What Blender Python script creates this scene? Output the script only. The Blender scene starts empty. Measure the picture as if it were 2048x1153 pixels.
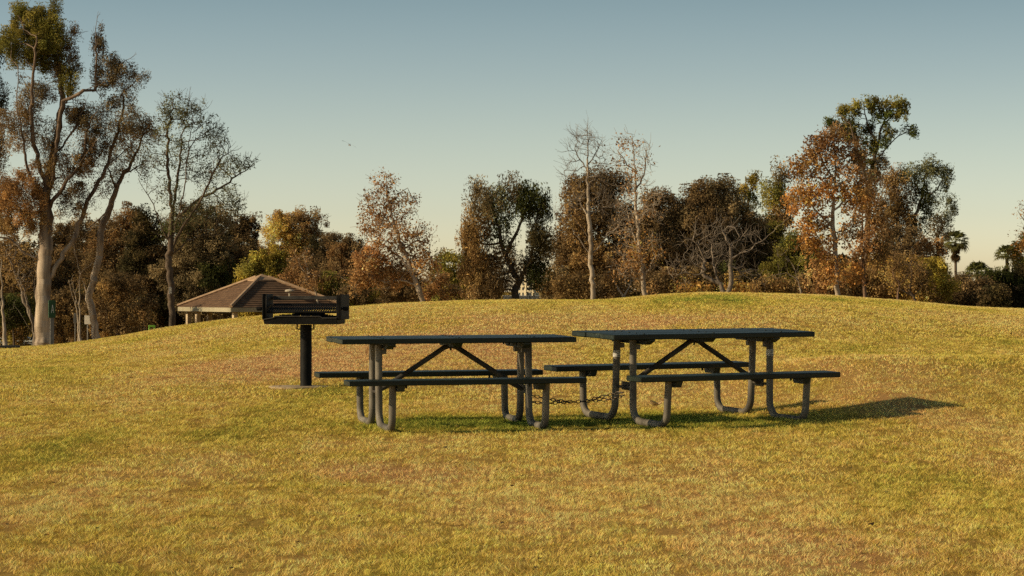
import bpy, math, random
import numpy as np
from mathutils import Vector, Matrix

PI = math.pi
R = math.radians
scene = bpy.context.scene
COL = scene.collection
rng = np.random.default_rng(11)
random.seed(5)
F = 5000.0            # focal length in pixels of the 2048 px wide photograph
HOR = 576.0           # eye level row; the eye is the world origin, looking along +Y


def at(px, py, d):
    return np.array([(px - 1024.0) / F * d, d, (HOR - py) / F * d])


# ------------------------------------------------------------------ noise
def _hash(ix, iy, seed):
    h = (ix.astype(np.int64) * 374761393 + iy.astype(np.int64) * 668265263 + seed * 974711) & 0xFFFFFFFF
    h = ((h ^ (h >> 13)) * 1274126177) & 0xFFFFFFFF
    return ((h ^ (h >> 16)) & 0xFFFF) / 65535.0


def vnoise(x, y, seed=0):
    x = np.asarray(x, float); y = np.asarray(y, float)
    ix = np.floor(x); iy = np.floor(y)
    fx = x - ix; fy = y - iy
    fx = fx * fx * (3 - 2 * fx); fy = fy * fy * (3 - 2 * fy)
    a = _hash(ix, iy, seed); b = _hash(ix + 1, iy, seed)
    c = _hash(ix, iy + 1, seed); d = _hash(ix + 1, iy + 1, seed)
    return (a * (1 - fx) + b * fx) * (1 - fy) + (c * (1 - fx) + d * fx) * fy


def fbm(x, y, seed=0, octs=4):
    s = 0; a = .5; t = 0
    for k in range(octs):
        s = s + a * vnoise(x * 2 ** k, y * 2 ** k, seed + k * 17); t += a; a *= .55
    return s / t


def sstep(a, b, x):
    t = np.clip((np.asarray(x, float) - a) / (b - a), 0, 1)
    return t * t * (3 - 2 * t)


# ------------------------------------------------------------------ terrain
SKX = np.array([-400, -200, 0, 80, 130, 182, 255, 310, 364, 437, 528, 600, 695, 789, 920, 1042, 1120, 1184, 1224, 1262, 1315, 1420, 1520, 1639, 1731, 1799, 1919, 2048, 2300, 2600.])
SKY = np.array([705, 700, 696, 694, 690, 682, 671, 660.5, 652.5, 641.5, 631.5, 624, 615.6, 608.5, 603, 601, 601, 601.3, 600, 596.5, 590.5, 585, 587, 590.5, 597, 602.3, 612.7, 618, 628, 636.])
_u = np.linspace(-.3, .32, 1200)
_s = np.interp(_u * F + 1024, SKX, (HOR - SKY) / F)
_k = np.exp(-np.linspace(-2, 2, 41) ** 2); _k /= _k.sum()
_s = np.convolve(np.pad(_s, 20, mode='edge'), _k, 'valid')


def terrain(X, Y):
    X = np.asarray(X, float); Y = np.asarray(Y, float)
    u = np.clip(X / np.maximum(Y, 6.0), -.29, .31)
    s = np.interp(u, _u, _s)
    dc = 56.0
    z0, m0 = -1.17, .0215
    near = -1.60 + .0215 * np.maximum(Y, -20)
    t = np.clip((Y - 20) / (dc - 20), 0, 1); h = dc - 20
    herm = ((2 * t**3 - 3 * t**2 + 1) * z0 + (t**3 - 2 * t**2 + t) * h * m0
            + (-2 * t**3 + 3 * t**2) * s * dc + (t**3 - t**2) * h * s)
    px = u * F + 1024
    drop = .10 + 1.9 * sstep(230, 360, px) * (1 - sstep(700, 1000, px)) + .75 * sstep(700, 1000, px)
    yy = np.maximum(Y - dc, 0)
    far = s * np.minimum(Y, 260) - drop * (1 - np.exp(-(yy / 55) ** 2))
    far = far * (1 - sstep(260, 420, Y)) + (-6.2) * sstep(260, 420, Y)
    z = np.where(Y < 20, near, np.where(Y < dc, herm, far))
    w = np.exp(-((Y - 21.3) / 4.5) ** 2); w2 = np.exp(-((Y - 24.5) / 4.0) ** 2)
    z = z + (fbm(X / 2.6, Y / 5.0, 61, 3) - .5) * (.02 + .045 * sstep(24, 50, Y))
    return z + .003 * np.clip(X, -2, 1.6) * w + .31 * sstep(1.7, 3.7, X) * sstep(13, 6.5, X) * np.exp(-((Y - 25.5) / 3.0) ** 2)


def tz(x, y):
    return float(terrain(np.array([x]), np.array([y]))[0])


def ground_at(px, py):
    """where the sight line of a pixel meets the near lawn"""
    d = np.linspace(8, 58, 2000)
    u = (px - 1024) / F
    g = terrain(u * d, d) - (HOR - py) / F * d
    k = np.where(g[1:] * g[:-1] <= 0)[0]
    dd = d[k[0]] if len(k) else 56.0
    return u * dd, dd


# ------------------------------------------------------------------ mesh helpers
def np_mesh(name, verts, faces, mat, parent=None, col=None, smooth=False, loc=None):
    """verts Nx3, faces MxK (one size), col Nx3 point colours"""
    me = bpy.data.meshes.new(name)
    verts = np.ascontiguousarray(verts, dtype=np.float32)
    faces = np.ascontiguousarray(faces, dtype=np.int32)
    n, k = faces.shape
    me.vertices.add(len(verts)); me.vertices.foreach_set('co', verts.ravel())
    me.loops.add(n * k); me.loops.foreach_set('vertex_index', faces.ravel())
    me.polygons.add(n)
    me.polygons.foreach_set('loop_start', np.arange(0, n * k, k, dtype=np.int32))
    try:
        me.polygons.foreach_set('loop_total', np.full(n, k, dtype=np.int32))
    except Exception:
        pass
    me.update(calc_edges=True)
    if col is not None:
        a = me.attributes.new('Col', 'FLOAT_COLOR', 'POINT')
        c4 = np.ones((len(verts), 4), np.float32); c4[:, :3] = col
        a.data.foreach_set('color', c4.ravel())
    me.polygons.foreach_set('use_smooth', np.full(n, bool(smooth)))
    me.materials.append(mat)
    o = bpy.data.objects.new(name, me); COL.objects.link(o)
    if parent is not None:
        o.parent = parent
    if loc is not None:
        o.location = loc
    return o


class MB:
    """collects boxes, prisms and tubes, then links them as ONE mesh object"""
    def __init__(self):
        self.v = []; self.f = []; self.sm = []

    def add(self, verts, faces, smooth=False, M=None):
        b = len(self.v)
        for p in verts:
            p = Vector(p)
            self.v.append(tuple(M @ p) if M is not None else tuple(p))
        for f in faces:
            self.f.append(tuple(b + i for i in f)); self.sm.append(smooth)

    def box(self, x0, x1, y0, y1, z0, z1, c=.004, M=None):
        """box with chamfered edges"""
        c = min(c, (x1 - x0) * .45, (y1 - y0) * .45, (z1 - z0) * .45)
        X = (x0, x1); Y = (y0, y1); Z = (z0, z1)
        vs = []; idx = {}
        for i in (0, 1):
            for j in (0, 1):
                for k in (0, 1):
                    sx, sy, sz = (1 if i == 0 else -1), (1 if j == 0 else -1), (1 if k == 0 else -1)
                    for a in range(3):
                        q = [X[i] + sx * c, Y[j] + sy * c, Z[k] + sz * c]
                        q[a] = (X[i], Y[j], Z[k])[a]
                        idx[(i, j, k, a)] = len(vs); vs.append(q)
        fs = []
        for i in (0, 1):
            g = lambda j, k: idx[(i, j, k, 0)]
            q = [g(0, 0), g(1, 0), g(1, 1), g(0, 1)]; fs.append(q if i else q[::-1])
        for j in (0, 1):
            g = lambda i, k: idx[(i, j, k, 1)]
            q = [g(0, 0), g(0, 1), g(1, 1), g(1, 0)]; fs.append(q if j else q[::-1])
        for k in (0, 1):
            g = lambda i, j: idx[(i, j, k, 2)]
            q = [g(0, 0), g(1, 0), g(1, 1), g(0, 1)]; fs.append(q if k else q[::-1])
        def edge(a, b, p, q):
            fs.append([a, b, p, q])
        for i in (0, 1):
            for j in (0, 1):
                q = [idx[(i, j, 0, 0)], idx[(i, j, 0, 1)], idx[(i, j, 1, 1)], idx[(i, j, 1, 0)]]
                fs.append(q if i != j else q[::-1])
        for i in (0, 1):
            for k in (0, 1):
                q = [idx[(i, 0, k, 0)], idx[(i, 1, k, 0)], idx[(i, 1, k, 2)], idx[(i, 0, k, 2)]]
                fs.append(q if i == k else q[::-1])
        for j in (0, 1):
            for k in (0, 1):
                q = [idx[(0, j, k, 1)], idx[(0, j, k, 2)], idx[(1, j, k, 2)], idx[(1, j, k, 1)]]
                fs.append(q if j == k else q[::-1])
        for i in (0, 1):
            for j in (0, 1):
                for k in (0, 1):
                    q = [idx[(i, j, k, 0)], idx[(i, j, k, 1)], idx[(i, j, k, 2)]]
                    fs.append(q if (i + j + k) % 2 == 1 else q[::-1])
        self.add(vs, fs, False, M)

    def prism(self, poly, axis, a0, a1, M=None):
        """extrude a 2-D polygon (other two axes in order) along axis"""
        n = len(poly); vs = []
        for a in (a0, a1):
            for p in poly:
                q = list(p); q.insert(axis, a); vs.append(q)
        fs = [list(range(n))[::-1], list(range(n, 2 * n))]
        for i in range(n):
            j = (i + 1) % n; fs.append([i, j, n + j, n + i])
        self.add(vs, fs, False, M)

    def tube(self, pts, r, k=12, closed=False, M=None, caps=True):
        pts = [Vector(p) for p in pts]; n = len(pts)
        rs = list(r) if hasattr(r, '__len__') else [r] * n
        vs = []; fs = []
        tan = []
        for i in range(n):
            a = pts[(i - 1) % n] if (closed or i > 0) else pts[0]
            b = pts[(i + 1) % n] if (closed or i < n - 1) else pts[-1]
            t = (b - a)
            tan.append(t.normalized() if t.length > 1e-9 else Vector((0, 0, 1)))
        ref = Vector((0, 0, 1)) if abs(tan[0].z) < .9 else Vector((1, 0, 0))
        u = tan[0].cross(ref).normalized()
        for i in range(n):
            u = (u - tan[i] * u.dot(tan[i])).normalized()
            w = tan[i].cross(u)
            for j in range(k):
                a = 2 * PI * j / k
                vs.append(pts[i] + (u * math.cos(a) + w * math.sin(a)) * rs[i])
        m = n if closed else n - 1
        for i in range(m):
            for j in range(k):
                a = i * k + j; b = i * k + (j + 1) % k
                c = ((i + 1) % n) * k + (j + 1) % k; d = ((i + 1) % n) * k + j
                fs.append([a, b, c, d])
        if not closed and caps:
            fs.append(list(range(k))[::-1]); fs.append([(n - 1) * k + j for j in range(k)])
        self.add(vs, fs, True, M)

    def lathe(self, prof, k=20, M=None):
        vs = []; fs = []; n = len(prof)
        for (r, z) in prof:
            for j in range(k):
                a = 2 * PI * j / k; vs.append((r * math.cos(a), r * math.sin(a), z))
        for i in range(n - 1):
            for j in range(k):
                fs.append([i * k + j, i * k + (j + 1) % k, (i + 1) * k + (j + 1) % k, (i + 1) * k + j])
        fs.append(list(range(k))[::-1]); fs.append([(n - 1) * k + j for j in range(k)])
        self.add(vs, fs, True, M)

    def build(self, name, mat, parent=None):
        me = bpy.data.meshes.new(name)
        me.from_pydata(self.v, [], self.f)
        me.polygons.foreach_set('use_smooth', self.sm)
        me.update()
        me.set_sharp_from_angle(angle=R(40))
        me.materials.append(mat)
        o = bpy.data.objects.new(name, me); COL.objects.link(o)
        if parent is not None:
            o.parent = parent
        return o


def thing(name, label, cat, loc=(0, 0, 0), rot=(0, 0, 0), group=None):
    o = bpy.data.objects.new(name, None); COL.objects.link(o)
    o.empty_display_size = .2
    o.location = loc; o.rotation_euler = rot
    o['label'] = label; o['category'] = cat
    if group: o['group'] = group
    return o


def tag(o, label, cat, group=None, kind=None):
    o['label'] = label; o['category'] = cat
    if group: o['group'] = group
    if kind: o['kind'] = kind
    return o


# ------------------------------------------------------------------ materials
def new_mat(name):
    m = bpy.data.materials.new(name); m.use_nodes = True
    nt = m.node_tree; nt.nodes.clear()
    return m, nt.nodes, nt.links


def mat_noise(name, c0, c1, scale=8.0, rough=.6, detail=6, bump=0.0, stretch=(1, 1, 1), metallic=0.0, c2=None, p2=.68, spec=.4):
    m, N, L = new_mat(name)
    out = N.new('ShaderNodeOutputMaterial'); b = N.new('ShaderNodeBsdfPrincipled')
    tc = N.new('ShaderNodeTexCoord'); mp = N.new('ShaderNodeMapping'); mp.inputs['Scale'].default_value = stretch
    no = N.new('ShaderNodeTexNoise'); no.inputs['Scale'].default_value = scale; no.inputs['Detail'].default_value = detail
    cr = N.new('ShaderNodeValToRGB')
    cr.color_ramp.elements[0].position = .32; cr.color_ramp.elements[0].color = (*c0, 1)
    cr.color_ramp.elements[1].position = .62; cr.color_ramp.elements[1].color = (*c1, 1)
    if c2:
        e = cr.color_ramp.elements.new(p2); e.color = (*c2, 1)
    L.new(tc.outputs['Object'], mp.inputs['Vector']); L.new(mp.outputs[0], no.inputs['Vector'])
    L.new(no.outputs['Fac'], cr.inputs['Fac']); L.new(cr.outputs['Color'], b.inputs['Base Color'])
    b.inputs['Roughness'].default_value = rough; b.inputs['Metallic'].default_value = metallic
    b.inputs['Specular IOR Level'].default_value = spec
    if bump:
        n2 = N.new('ShaderNodeTexNoise'); n2.inputs['Scale'].default_value = scale * 5; n2.inputs['Detail'].default_value = 4
        L.new(mp.outputs[0], n2.inputs['Vector'])
        bp = N.new('ShaderNodeBump'); bp.inputs['Strength'].default_value = bump; bp.inputs['Distance'].default_value = .01
        L.new(n2.outputs['Fac'], bp.inputs['Height']); L.new(bp.outputs['Normal'], b.inputs['Normal'])
    L.new(b.outputs[0], out.inputs['Surface'])
    return m


def mat_leaf(name, trans=.3, gain=1.0, gloss=0.0):
    m, N, L = new_mat(name)
    out = N.new('ShaderNodeOutputMaterial')
    at_ = N.new('ShaderNodeAttribute'); at_.attribute_name = 'Col'
    d = N.new('ShaderNodeBsdfDiffuse'); t = N.new('ShaderNodeBsdfTranslucent'); mx = N.new('ShaderNodeMixShader')
    mx.inputs['Fac'].default_value = trans
    L.new(at_.outputs['Color'], d.inputs['Color']); L.new(at_.outputs['Color'], t.inputs['Color'])
    L.new(d.outputs[0], mx.inputs[1]); L.new(t.outputs[0], mx.inputs[2])
    last = mx
    if gloss:
        g = N.new('ShaderNodeBsdfGlossy'); g.inputs['Roughness'].default_value = .45
        m2 = N.new('ShaderNodeMixShader'); m2.inputs['Fac'].default_value = gloss
        L.new(mx.outputs[0], m2.inputs[1]); L.new(g.outputs[0], m2.inputs[2]); last = m2
    L.new(last.outputs[0], out.inputs['Surface'])
    return m


M_GRASS = mat_leaf('grass_blades', .22)
M_LEAF = mat_leaf('leaves', .38)
M_LITTER = mat_leaf('dry_leaves', .15)
M_BARKS = {
    'pale': mat_noise('pale_bark', (.20, .15, .105), (.46, .38, .29), 1.1, .85, bump=.4, stretch=(1, 1, .35), c2=(.55, .47, .36), p2=.75),
    'euc': mat_noise('eucalyptus_bark', (.10, .065, .045), (.27, .19, .135), .9, .85, bump=.5, stretch=(2, 2, .25)),
    'brown': mat_noise('brown_bark', (.05, .035, .024), (.13, .09, .06), 2.0, .9, bump=.5, stretch=(1, 1, .3)),
    'dark': mat_noise('dark_bark', (.022, .018, .014), (.06, .045, .033), 2.0, .9, bump=.4, stretch=(1, 1, .3)),
    'twig': mat_noise('grey_twig_bark', (.10, .075, .055), (.24, .19, .145), 2.0, .85, stretch=(1, 1, .3)),
    'rust': mat_noise('reddish_bark', (.09, .05, .032), (.24, .145, .088), 1.4, .85, bump=.4, stretch=(1, 1, .3)),
}


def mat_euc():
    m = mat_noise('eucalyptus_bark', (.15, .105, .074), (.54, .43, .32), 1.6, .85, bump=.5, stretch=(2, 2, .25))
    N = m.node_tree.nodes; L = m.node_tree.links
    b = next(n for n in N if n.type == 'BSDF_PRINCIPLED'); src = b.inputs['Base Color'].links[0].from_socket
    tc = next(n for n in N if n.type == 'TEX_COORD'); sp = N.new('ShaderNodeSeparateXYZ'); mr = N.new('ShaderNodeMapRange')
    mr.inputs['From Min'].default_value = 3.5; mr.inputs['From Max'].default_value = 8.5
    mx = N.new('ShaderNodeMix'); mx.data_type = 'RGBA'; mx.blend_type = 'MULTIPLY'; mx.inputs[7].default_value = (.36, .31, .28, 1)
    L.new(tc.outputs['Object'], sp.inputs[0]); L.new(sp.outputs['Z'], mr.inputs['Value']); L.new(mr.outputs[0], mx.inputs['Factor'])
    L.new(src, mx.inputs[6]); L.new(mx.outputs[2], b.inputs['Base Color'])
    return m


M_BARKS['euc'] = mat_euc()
# ------------------------------------------------------------------ world and sun
SUN_EL, SUN_AZ = 25.0, 257.0      # azimuth clockwise from +Y
w = bpy.data.worlds.new("World"); scene.world = w; w.use_nodes = True
N = w.node_tree.nodes; L = w.node_tree.links; N.clear()
wo = N.new('ShaderNodeOutputWorld'); bg = N.new('ShaderNodeBackground')
sky = N.new('ShaderNodeTexSky'); sky.sky_type = 'NISHITA'; sky.sun_disc = False
sky.sun_elevation = R(SUN_EL); sky.sun_rotation = R(SUN_AZ)
sky.altitude = 50; sky.air_density = 1.3; sky.dust_density = 2.2; sky.ozone_density = 1.5
tc = N.new('ShaderNodeTexCoord'); mp = N.new('ShaderNodeMapping')
mp.inputs['Scale'].default_value = (1, 1, 3.6); mp.inputs['Location'].default_value = (0, 0, .03)
nv = N.new('ShaderNodeVectorMath'); nv.operation = 'NORMALIZE'
hs = N.new('ShaderNodeHueSaturation'); hs.inputs['Saturation'].default_value = .60
mul = N.new('ShaderNodeMix'); mul.data_type = 'RGBA'; mul.blend_type = 'MULTIPLY'; mul.inputs['Factor'].default_value = 1
sp = N.new('ShaderNodeSeparateXYZ'); cr = N.new('ShaderNodeValToRGB'); cr.color_ramp.interpolation = 'B_SPLINE'
for i, (p, c) in enumerate([(0.0, (1.75, 1.42, 1.05)), (.03, (1.60, 1.41, 1.04)), (.06, (1.38, 1.34, 1.02)), (.085, (1.17, 1.22, 1.02)), (.115, (.90, 1.07, .96)), (.25, (.62, .80, .76)), (.5, (.42, .52, .54))]):
    e = cr.color_ramp.elements[i] if i < 2 else cr.color_ramp.elements.new(p)
    e.position = p; e.color = (c[0] / 2, c[1] / 2, c[2] / 2, 1)
sc2 = N.new('ShaderNodeVectorMath'); sc2.operation = 'SCALE'; sc2.inputs['Scale'].default_value = 2.0
L.new(tc.outputs['Generated'], sp.inputs[0]); L.new(sp.outputs['Z'], cr.inputs['Fac']); L.new(cr.outputs['Color'], mul.inputs[7])
L.new(tc.outputs['Generated'], mp.inputs['Vector']); L.new(mp.outputs[0], nv.inputs[0]); L.new(nv.outputs[0], sky.inputs['Vector'])
L.new(sky.outputs[0], hs.inputs['Color']); L.new(hs.outputs[0], mul.inputs[6]); L.new(mul.outputs[2], sc2.inputs[0]); L.new(sc2.outputs[0], bg.inputs['Color'])
bg.inputs['Strength'].default_value = .13
L.new(bg.outputs[0], wo.inputs['Surface'])

sd = bpy.data.lights.new('sun', 'SUN'); sd.energy = 5.0; sd.angle = R(.5); sd.color = (1.0, .80, .50)
so = bpy.data.objects.new('sun', sd); COL.objects.link(so)
az = R(SUN_AZ)
to_sun = Vector((math.sin(az) * math.cos(R(SUN_EL)), math.cos(az) * math.cos(R(SUN_EL)), math.sin(R(SUN_EL))))
so.rotation_euler = (-to_sun).to_track_quat('-Z', 'Y').to_euler()
so.location = to_sun * 60

cam = bpy.data.cameras.new('camera'); co = bpy.data.objects.new('camera', cam); COL.objects.link(co)
co.location = (0, 0, 0); co.rotation_euler = (R(90), 0, 0)
cam.sensor_width = 36; cam.lens = F / 2048 * 36; cam.clip_start = .5; cam.clip_end = 6000
cam.shift_y = (576.5 - HOR) / 2048
scene.camera = co
scene.view_settings.view_transform = 'Standard'; scene.view_settings.look = 'None'
scene.view_settings.exposure = 0; scene.view_settings.gamma = 1
scene.cycles.use_denoising = False
scene.cycles.max_bounces = 6; scene.cycles.diffuse_bounces = 3; scene.cycles.transmission_bounces = 3
scene.cycles.sample_clamp_indirect = 4

# ------------------------------------------------------------------ lawn colour
GRN = np.array([.138, .152, .026]); YEL = np.array([.318, .226, .048]); TAN = np.array([.420, .256, .090]); PNK = np.array([.410, .215, .096])
PATCH = []   # (x, d, rx, rd, weight towards tan(+)/green(-), pink)
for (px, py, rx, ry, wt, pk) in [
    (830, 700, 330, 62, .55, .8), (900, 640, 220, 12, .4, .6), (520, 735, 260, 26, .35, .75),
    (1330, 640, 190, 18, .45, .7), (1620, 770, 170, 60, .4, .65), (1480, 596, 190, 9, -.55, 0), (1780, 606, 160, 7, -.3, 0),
    (1980, 740, 130, 46, -.42, 0), (880, 848, 230, 20, -1.35, 0), (1320, 842, 340, 20, -1.1, 0), (500, 862, 140, 30, -.35, 0),  # green grass under the tables, its colour deepened to add to their shadows
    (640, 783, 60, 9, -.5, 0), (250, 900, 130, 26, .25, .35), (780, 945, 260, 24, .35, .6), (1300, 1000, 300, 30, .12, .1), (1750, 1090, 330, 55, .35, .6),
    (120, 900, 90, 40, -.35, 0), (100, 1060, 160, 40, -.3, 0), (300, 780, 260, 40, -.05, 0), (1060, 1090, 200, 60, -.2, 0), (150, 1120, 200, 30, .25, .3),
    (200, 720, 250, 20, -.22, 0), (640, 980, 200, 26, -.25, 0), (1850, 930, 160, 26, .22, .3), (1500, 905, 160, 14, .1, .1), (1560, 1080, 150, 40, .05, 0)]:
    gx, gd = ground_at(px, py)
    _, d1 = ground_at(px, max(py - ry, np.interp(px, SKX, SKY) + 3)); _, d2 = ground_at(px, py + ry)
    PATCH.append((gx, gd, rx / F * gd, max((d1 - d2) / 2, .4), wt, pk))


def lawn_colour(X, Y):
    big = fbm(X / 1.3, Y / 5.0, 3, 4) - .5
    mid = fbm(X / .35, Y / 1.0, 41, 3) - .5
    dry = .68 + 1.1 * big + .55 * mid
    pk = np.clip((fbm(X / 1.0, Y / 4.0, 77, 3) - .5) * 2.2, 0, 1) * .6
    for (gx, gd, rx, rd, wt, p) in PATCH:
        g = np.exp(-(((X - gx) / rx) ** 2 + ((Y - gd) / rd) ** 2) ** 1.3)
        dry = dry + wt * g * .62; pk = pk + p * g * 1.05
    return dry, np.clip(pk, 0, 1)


def mix_lawn(dry, pk):
    dry = np.clip(dry, 0, 1)[:, None]; pk = pk[:, None]
    tan = TAN * (1 - pk) + PNK * pk
    return np.where(dry < .5, GRN + (YEL - GRN) * dry * 2, YEL + (tan - YEL) * (dry - .5) * 2)


# ------------------------------------------------------------------ ground sheet
ys = np.concatenate([np.linspace(-30, 8, 12), np.linspace(9, 70, 190), 70 * (60 ** (np.linspace(0, 1, 90)[1:]))])
vs_ = np.linspace(-1, 1, 221); vs_ = np.sign(vs_) * (np.abs(vs_) * .26 + np.abs(vs_) ** 5 * 1.2)
YY, VV = np.meshgrid(ys, vs_, indexing='ij')
XX = VV * (np.maximum(YY, 0) + 14)
ZZ = terrain(XX, YY)
nr, nc = YY.shape
gi = np.arange(nr * nc).reshape(nr, nc)
gf = np.stack([gi[:-1, :-1], gi[:-1, 1:], gi[1:, 1:], gi[1:, :-1]], -1).reshape(-1, 4)
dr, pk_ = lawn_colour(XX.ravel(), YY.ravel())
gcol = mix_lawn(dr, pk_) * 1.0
M_GROUND, N, L = new_mat('lawn_soil')
o_ = N.new('ShaderNodeOutputMaterial'); b_ = N.new('ShaderNodeBsdfPrincipled'); a_ = N.new('ShaderNodeAttribute'); a_.attribute_name = 'Col'
n_ = N.new('ShaderNodeTexNoise'); n_.inputs['Scale'].default_value = 30; n_.inputs['Detail'].default_value = 8
r_ = N.new('ShaderNodeValToRGB'); r_.color_ramp.elements[0].color = (.45, .45, .45, 1); r_.color_ramp.elements[1].color = (1.2, 1.2, 1.2, 1)
m_ = N.new('ShaderNodeMix'); m_.data_type = 'RGBA'; m_.blend_type = 'MULTIPLY'; m_.inputs['Factor'].default_value = 1
t_ = N.new('ShaderNodeTexCoord')
L.new(t_.outputs['Object'], n_.inputs['Vector']); L.new(n_.outputs['Fac'], r_.inputs['Fac']); L.new(a_.outputs['Color'], m_.inputs[6])
L.new(r_.outputs['Color'], m_.inputs[7]); L.new(m_.outputs[2], b_.inputs['Base Color']); L.new(b_.outputs[0], o_.inputs['Surface'])
b_.inputs['Roughness'].default_value = 1; b_.inputs['Specular IOR Level'].default_value = 0
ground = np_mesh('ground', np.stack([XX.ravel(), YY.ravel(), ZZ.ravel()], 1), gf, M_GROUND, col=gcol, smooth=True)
ground['kind'] = 'structure'

# grill place (needed for the bare ring in the grass)
GRX, GRY = (612 - 1024) / F * 26.0, 26.0


# ------------------------------------------------------------------ grass blades
def blades(d0, d1, dens, wid, hgt, seed):
    g = np.random.default_rng(seed)
    um = .255; off = 2.8
    area = um * (d1 ** 2 - d0 ** 2) + 2 * off * (d1 - d0)
    n = int(area * dens)
    Y = np.sqrt(g.uniform(d0 ** 2, d1 ** 2, n)); X = g.uniform(-1, 1, n) * (um * Y + off)
    # tufts: pull blades towards random tuft centres
    cs = .055
    cx = np.floor(X / cs); cy = np.floor(Y / cs)
    tx = (cx + .2 + .6 * _hash(cx, cy, 5)) * cs; ty = (cy + .2 + .6 * _hash(cx, cy, 9)) * cs
    pull = .45 * _hash(cx, cy, 21)
    X = X + (tx - X) * pull; Y = Y + (ty - Y) * pull
    keep = ((X - GRX + .08) / .29) ** 2 + ((Y - GRY + .08) / .30) ** 2 > 1 + .7 * (vnoise(X * 9, Y * 9, 2) - .5)
    X = X[keep]; Y = Y[keep]; cx = cx[keep]; cy = cy[keep]; n = len(X)
    Z = terrain(X, Y)
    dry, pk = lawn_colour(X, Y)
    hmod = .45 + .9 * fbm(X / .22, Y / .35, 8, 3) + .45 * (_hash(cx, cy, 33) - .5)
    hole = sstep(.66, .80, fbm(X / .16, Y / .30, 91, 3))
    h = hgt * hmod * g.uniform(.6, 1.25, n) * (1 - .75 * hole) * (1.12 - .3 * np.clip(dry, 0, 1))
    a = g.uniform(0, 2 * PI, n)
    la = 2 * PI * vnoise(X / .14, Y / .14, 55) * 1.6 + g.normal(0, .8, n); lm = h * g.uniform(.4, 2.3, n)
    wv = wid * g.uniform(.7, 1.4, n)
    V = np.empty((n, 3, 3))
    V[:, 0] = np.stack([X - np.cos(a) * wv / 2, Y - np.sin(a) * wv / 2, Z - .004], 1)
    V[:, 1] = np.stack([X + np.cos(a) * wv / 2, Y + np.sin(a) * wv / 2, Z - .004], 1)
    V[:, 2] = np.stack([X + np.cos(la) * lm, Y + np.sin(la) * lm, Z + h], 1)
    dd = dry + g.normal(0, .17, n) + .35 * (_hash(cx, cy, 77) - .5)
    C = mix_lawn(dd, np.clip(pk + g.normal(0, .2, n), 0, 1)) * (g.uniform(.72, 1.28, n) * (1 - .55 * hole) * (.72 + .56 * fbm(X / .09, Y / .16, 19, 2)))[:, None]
    C = np.clip(C * 2.7, .004, .85)
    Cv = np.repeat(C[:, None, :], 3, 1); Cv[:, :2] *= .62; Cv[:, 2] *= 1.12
    return V.reshape(-1, 3), Cv.reshape(-1, 3)


gv = []; gc = []
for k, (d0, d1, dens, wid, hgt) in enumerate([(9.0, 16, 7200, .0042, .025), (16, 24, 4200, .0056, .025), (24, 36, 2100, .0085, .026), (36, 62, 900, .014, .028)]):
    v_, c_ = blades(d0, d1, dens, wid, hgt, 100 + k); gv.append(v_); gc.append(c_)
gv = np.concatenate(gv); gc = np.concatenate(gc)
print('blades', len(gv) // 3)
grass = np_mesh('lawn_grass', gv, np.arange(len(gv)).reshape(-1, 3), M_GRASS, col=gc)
tag(grass, 'short dry yellow green mown grass covering the gentle hill', 'grass', kind='stuff')


# fallen leaves on the lawn
def leaf_scatter():
    g = np.random.default_rng(77); V = []; C = []
    n = 6500
    Y = np.sqrt(g.uniform(10 ** 2, 57 ** 2, n)); X = g.uniform(-1, 1, n) * (.24 * Y + 1.5)
    Z = terrain(X, Y) + g.uniform(.016, .036, n)
    for x, y, z in zip(X, Y, Z):
        s = g.uniform(.008, .019) * (1.6 if g.random() < .08 else 1); a = g.uniform(0, 2 * PI); t = g.uniform(-.5, .5)
        ca, sa = math.cos(a), math.sin(a)
        for (p, q, h) in ((-s, 0, 0), (0, -s * .55, t * s), (s, 0, .2 * s), (0, s * .55, t * s)):
            V.append((x + p * ca - q * sa, y + p * sa + q * ca, z + h))
        c = np.array([(.30, .17, .07), (.12, .07, .035), (.42, .30, .14), (.05, .04, .025)][g.choice(4, p=[.25, .36, .09, .30])])
        C += [c] * 4
    return np.array(V), np.array(C)


lv, lc = leaf_scatter()
o = np_mesh('fallen_leaves', lv, np.arange(len(lv)).reshape(-1, 4), M_LITTER, col=lc)
tag(o, 'small dry fallen leaves scattered over the lawn', 'leaves', kind='stuff')

# ------------------------------------------------------------------ picnic tables
M_PLANK = mat_noise('dark_green_plank', (.005, .0088, .0056), (.013, .0205, .0135), 3.0, .42, bump=.12, stretch=(.4, 6, 6), spec=.32, c2=(.042, .052, .038), p2=.72)
M_PIPE = mat_noise('weathered_grey_pipe', (.064, .055, .044), (.190, .167, .134), 7.0, .6, detail=8, bump=.04, spec=.25, c2=(.27, .24, .20), p2=.8, stretch=(1, 1, .6))
M_BRACE = mat_noise('shaded_brace_pipe', (.020, .017, .014), (.070, .060, .048), 7.0, .65, detail=8, bump=.04, spec=.2)  # leg pipe darkened in colour to stand for the shade below the tabletop
M_CLEAT = mat_noise('dark_cleat', (.012, .018, .016), (.035, .042, .036), 6, .6, bump=.2)
M_STICK = mat_noise('pale_sticker', (.30, .29, .27), (.62, .60, .56), 60, .6)
M_INK = mat_noise('sticker_ink', (.03, .03, .03), (.08, .08, .08), 60, .6)
M_BOLT = mat_noise('bolt_steel', (.25, .24, .22), (.5, .48, .44), 30, .4, metallic=.6)


def arc(c, r, a0, a1, n=7):
    return [(c[0] + r * math.cos(a0 + (a1 - a0) * i / n), c[1] + r * math.sin(a0 + (a1 - a0) * i / n)) for i in range(n + 1)]


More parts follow.
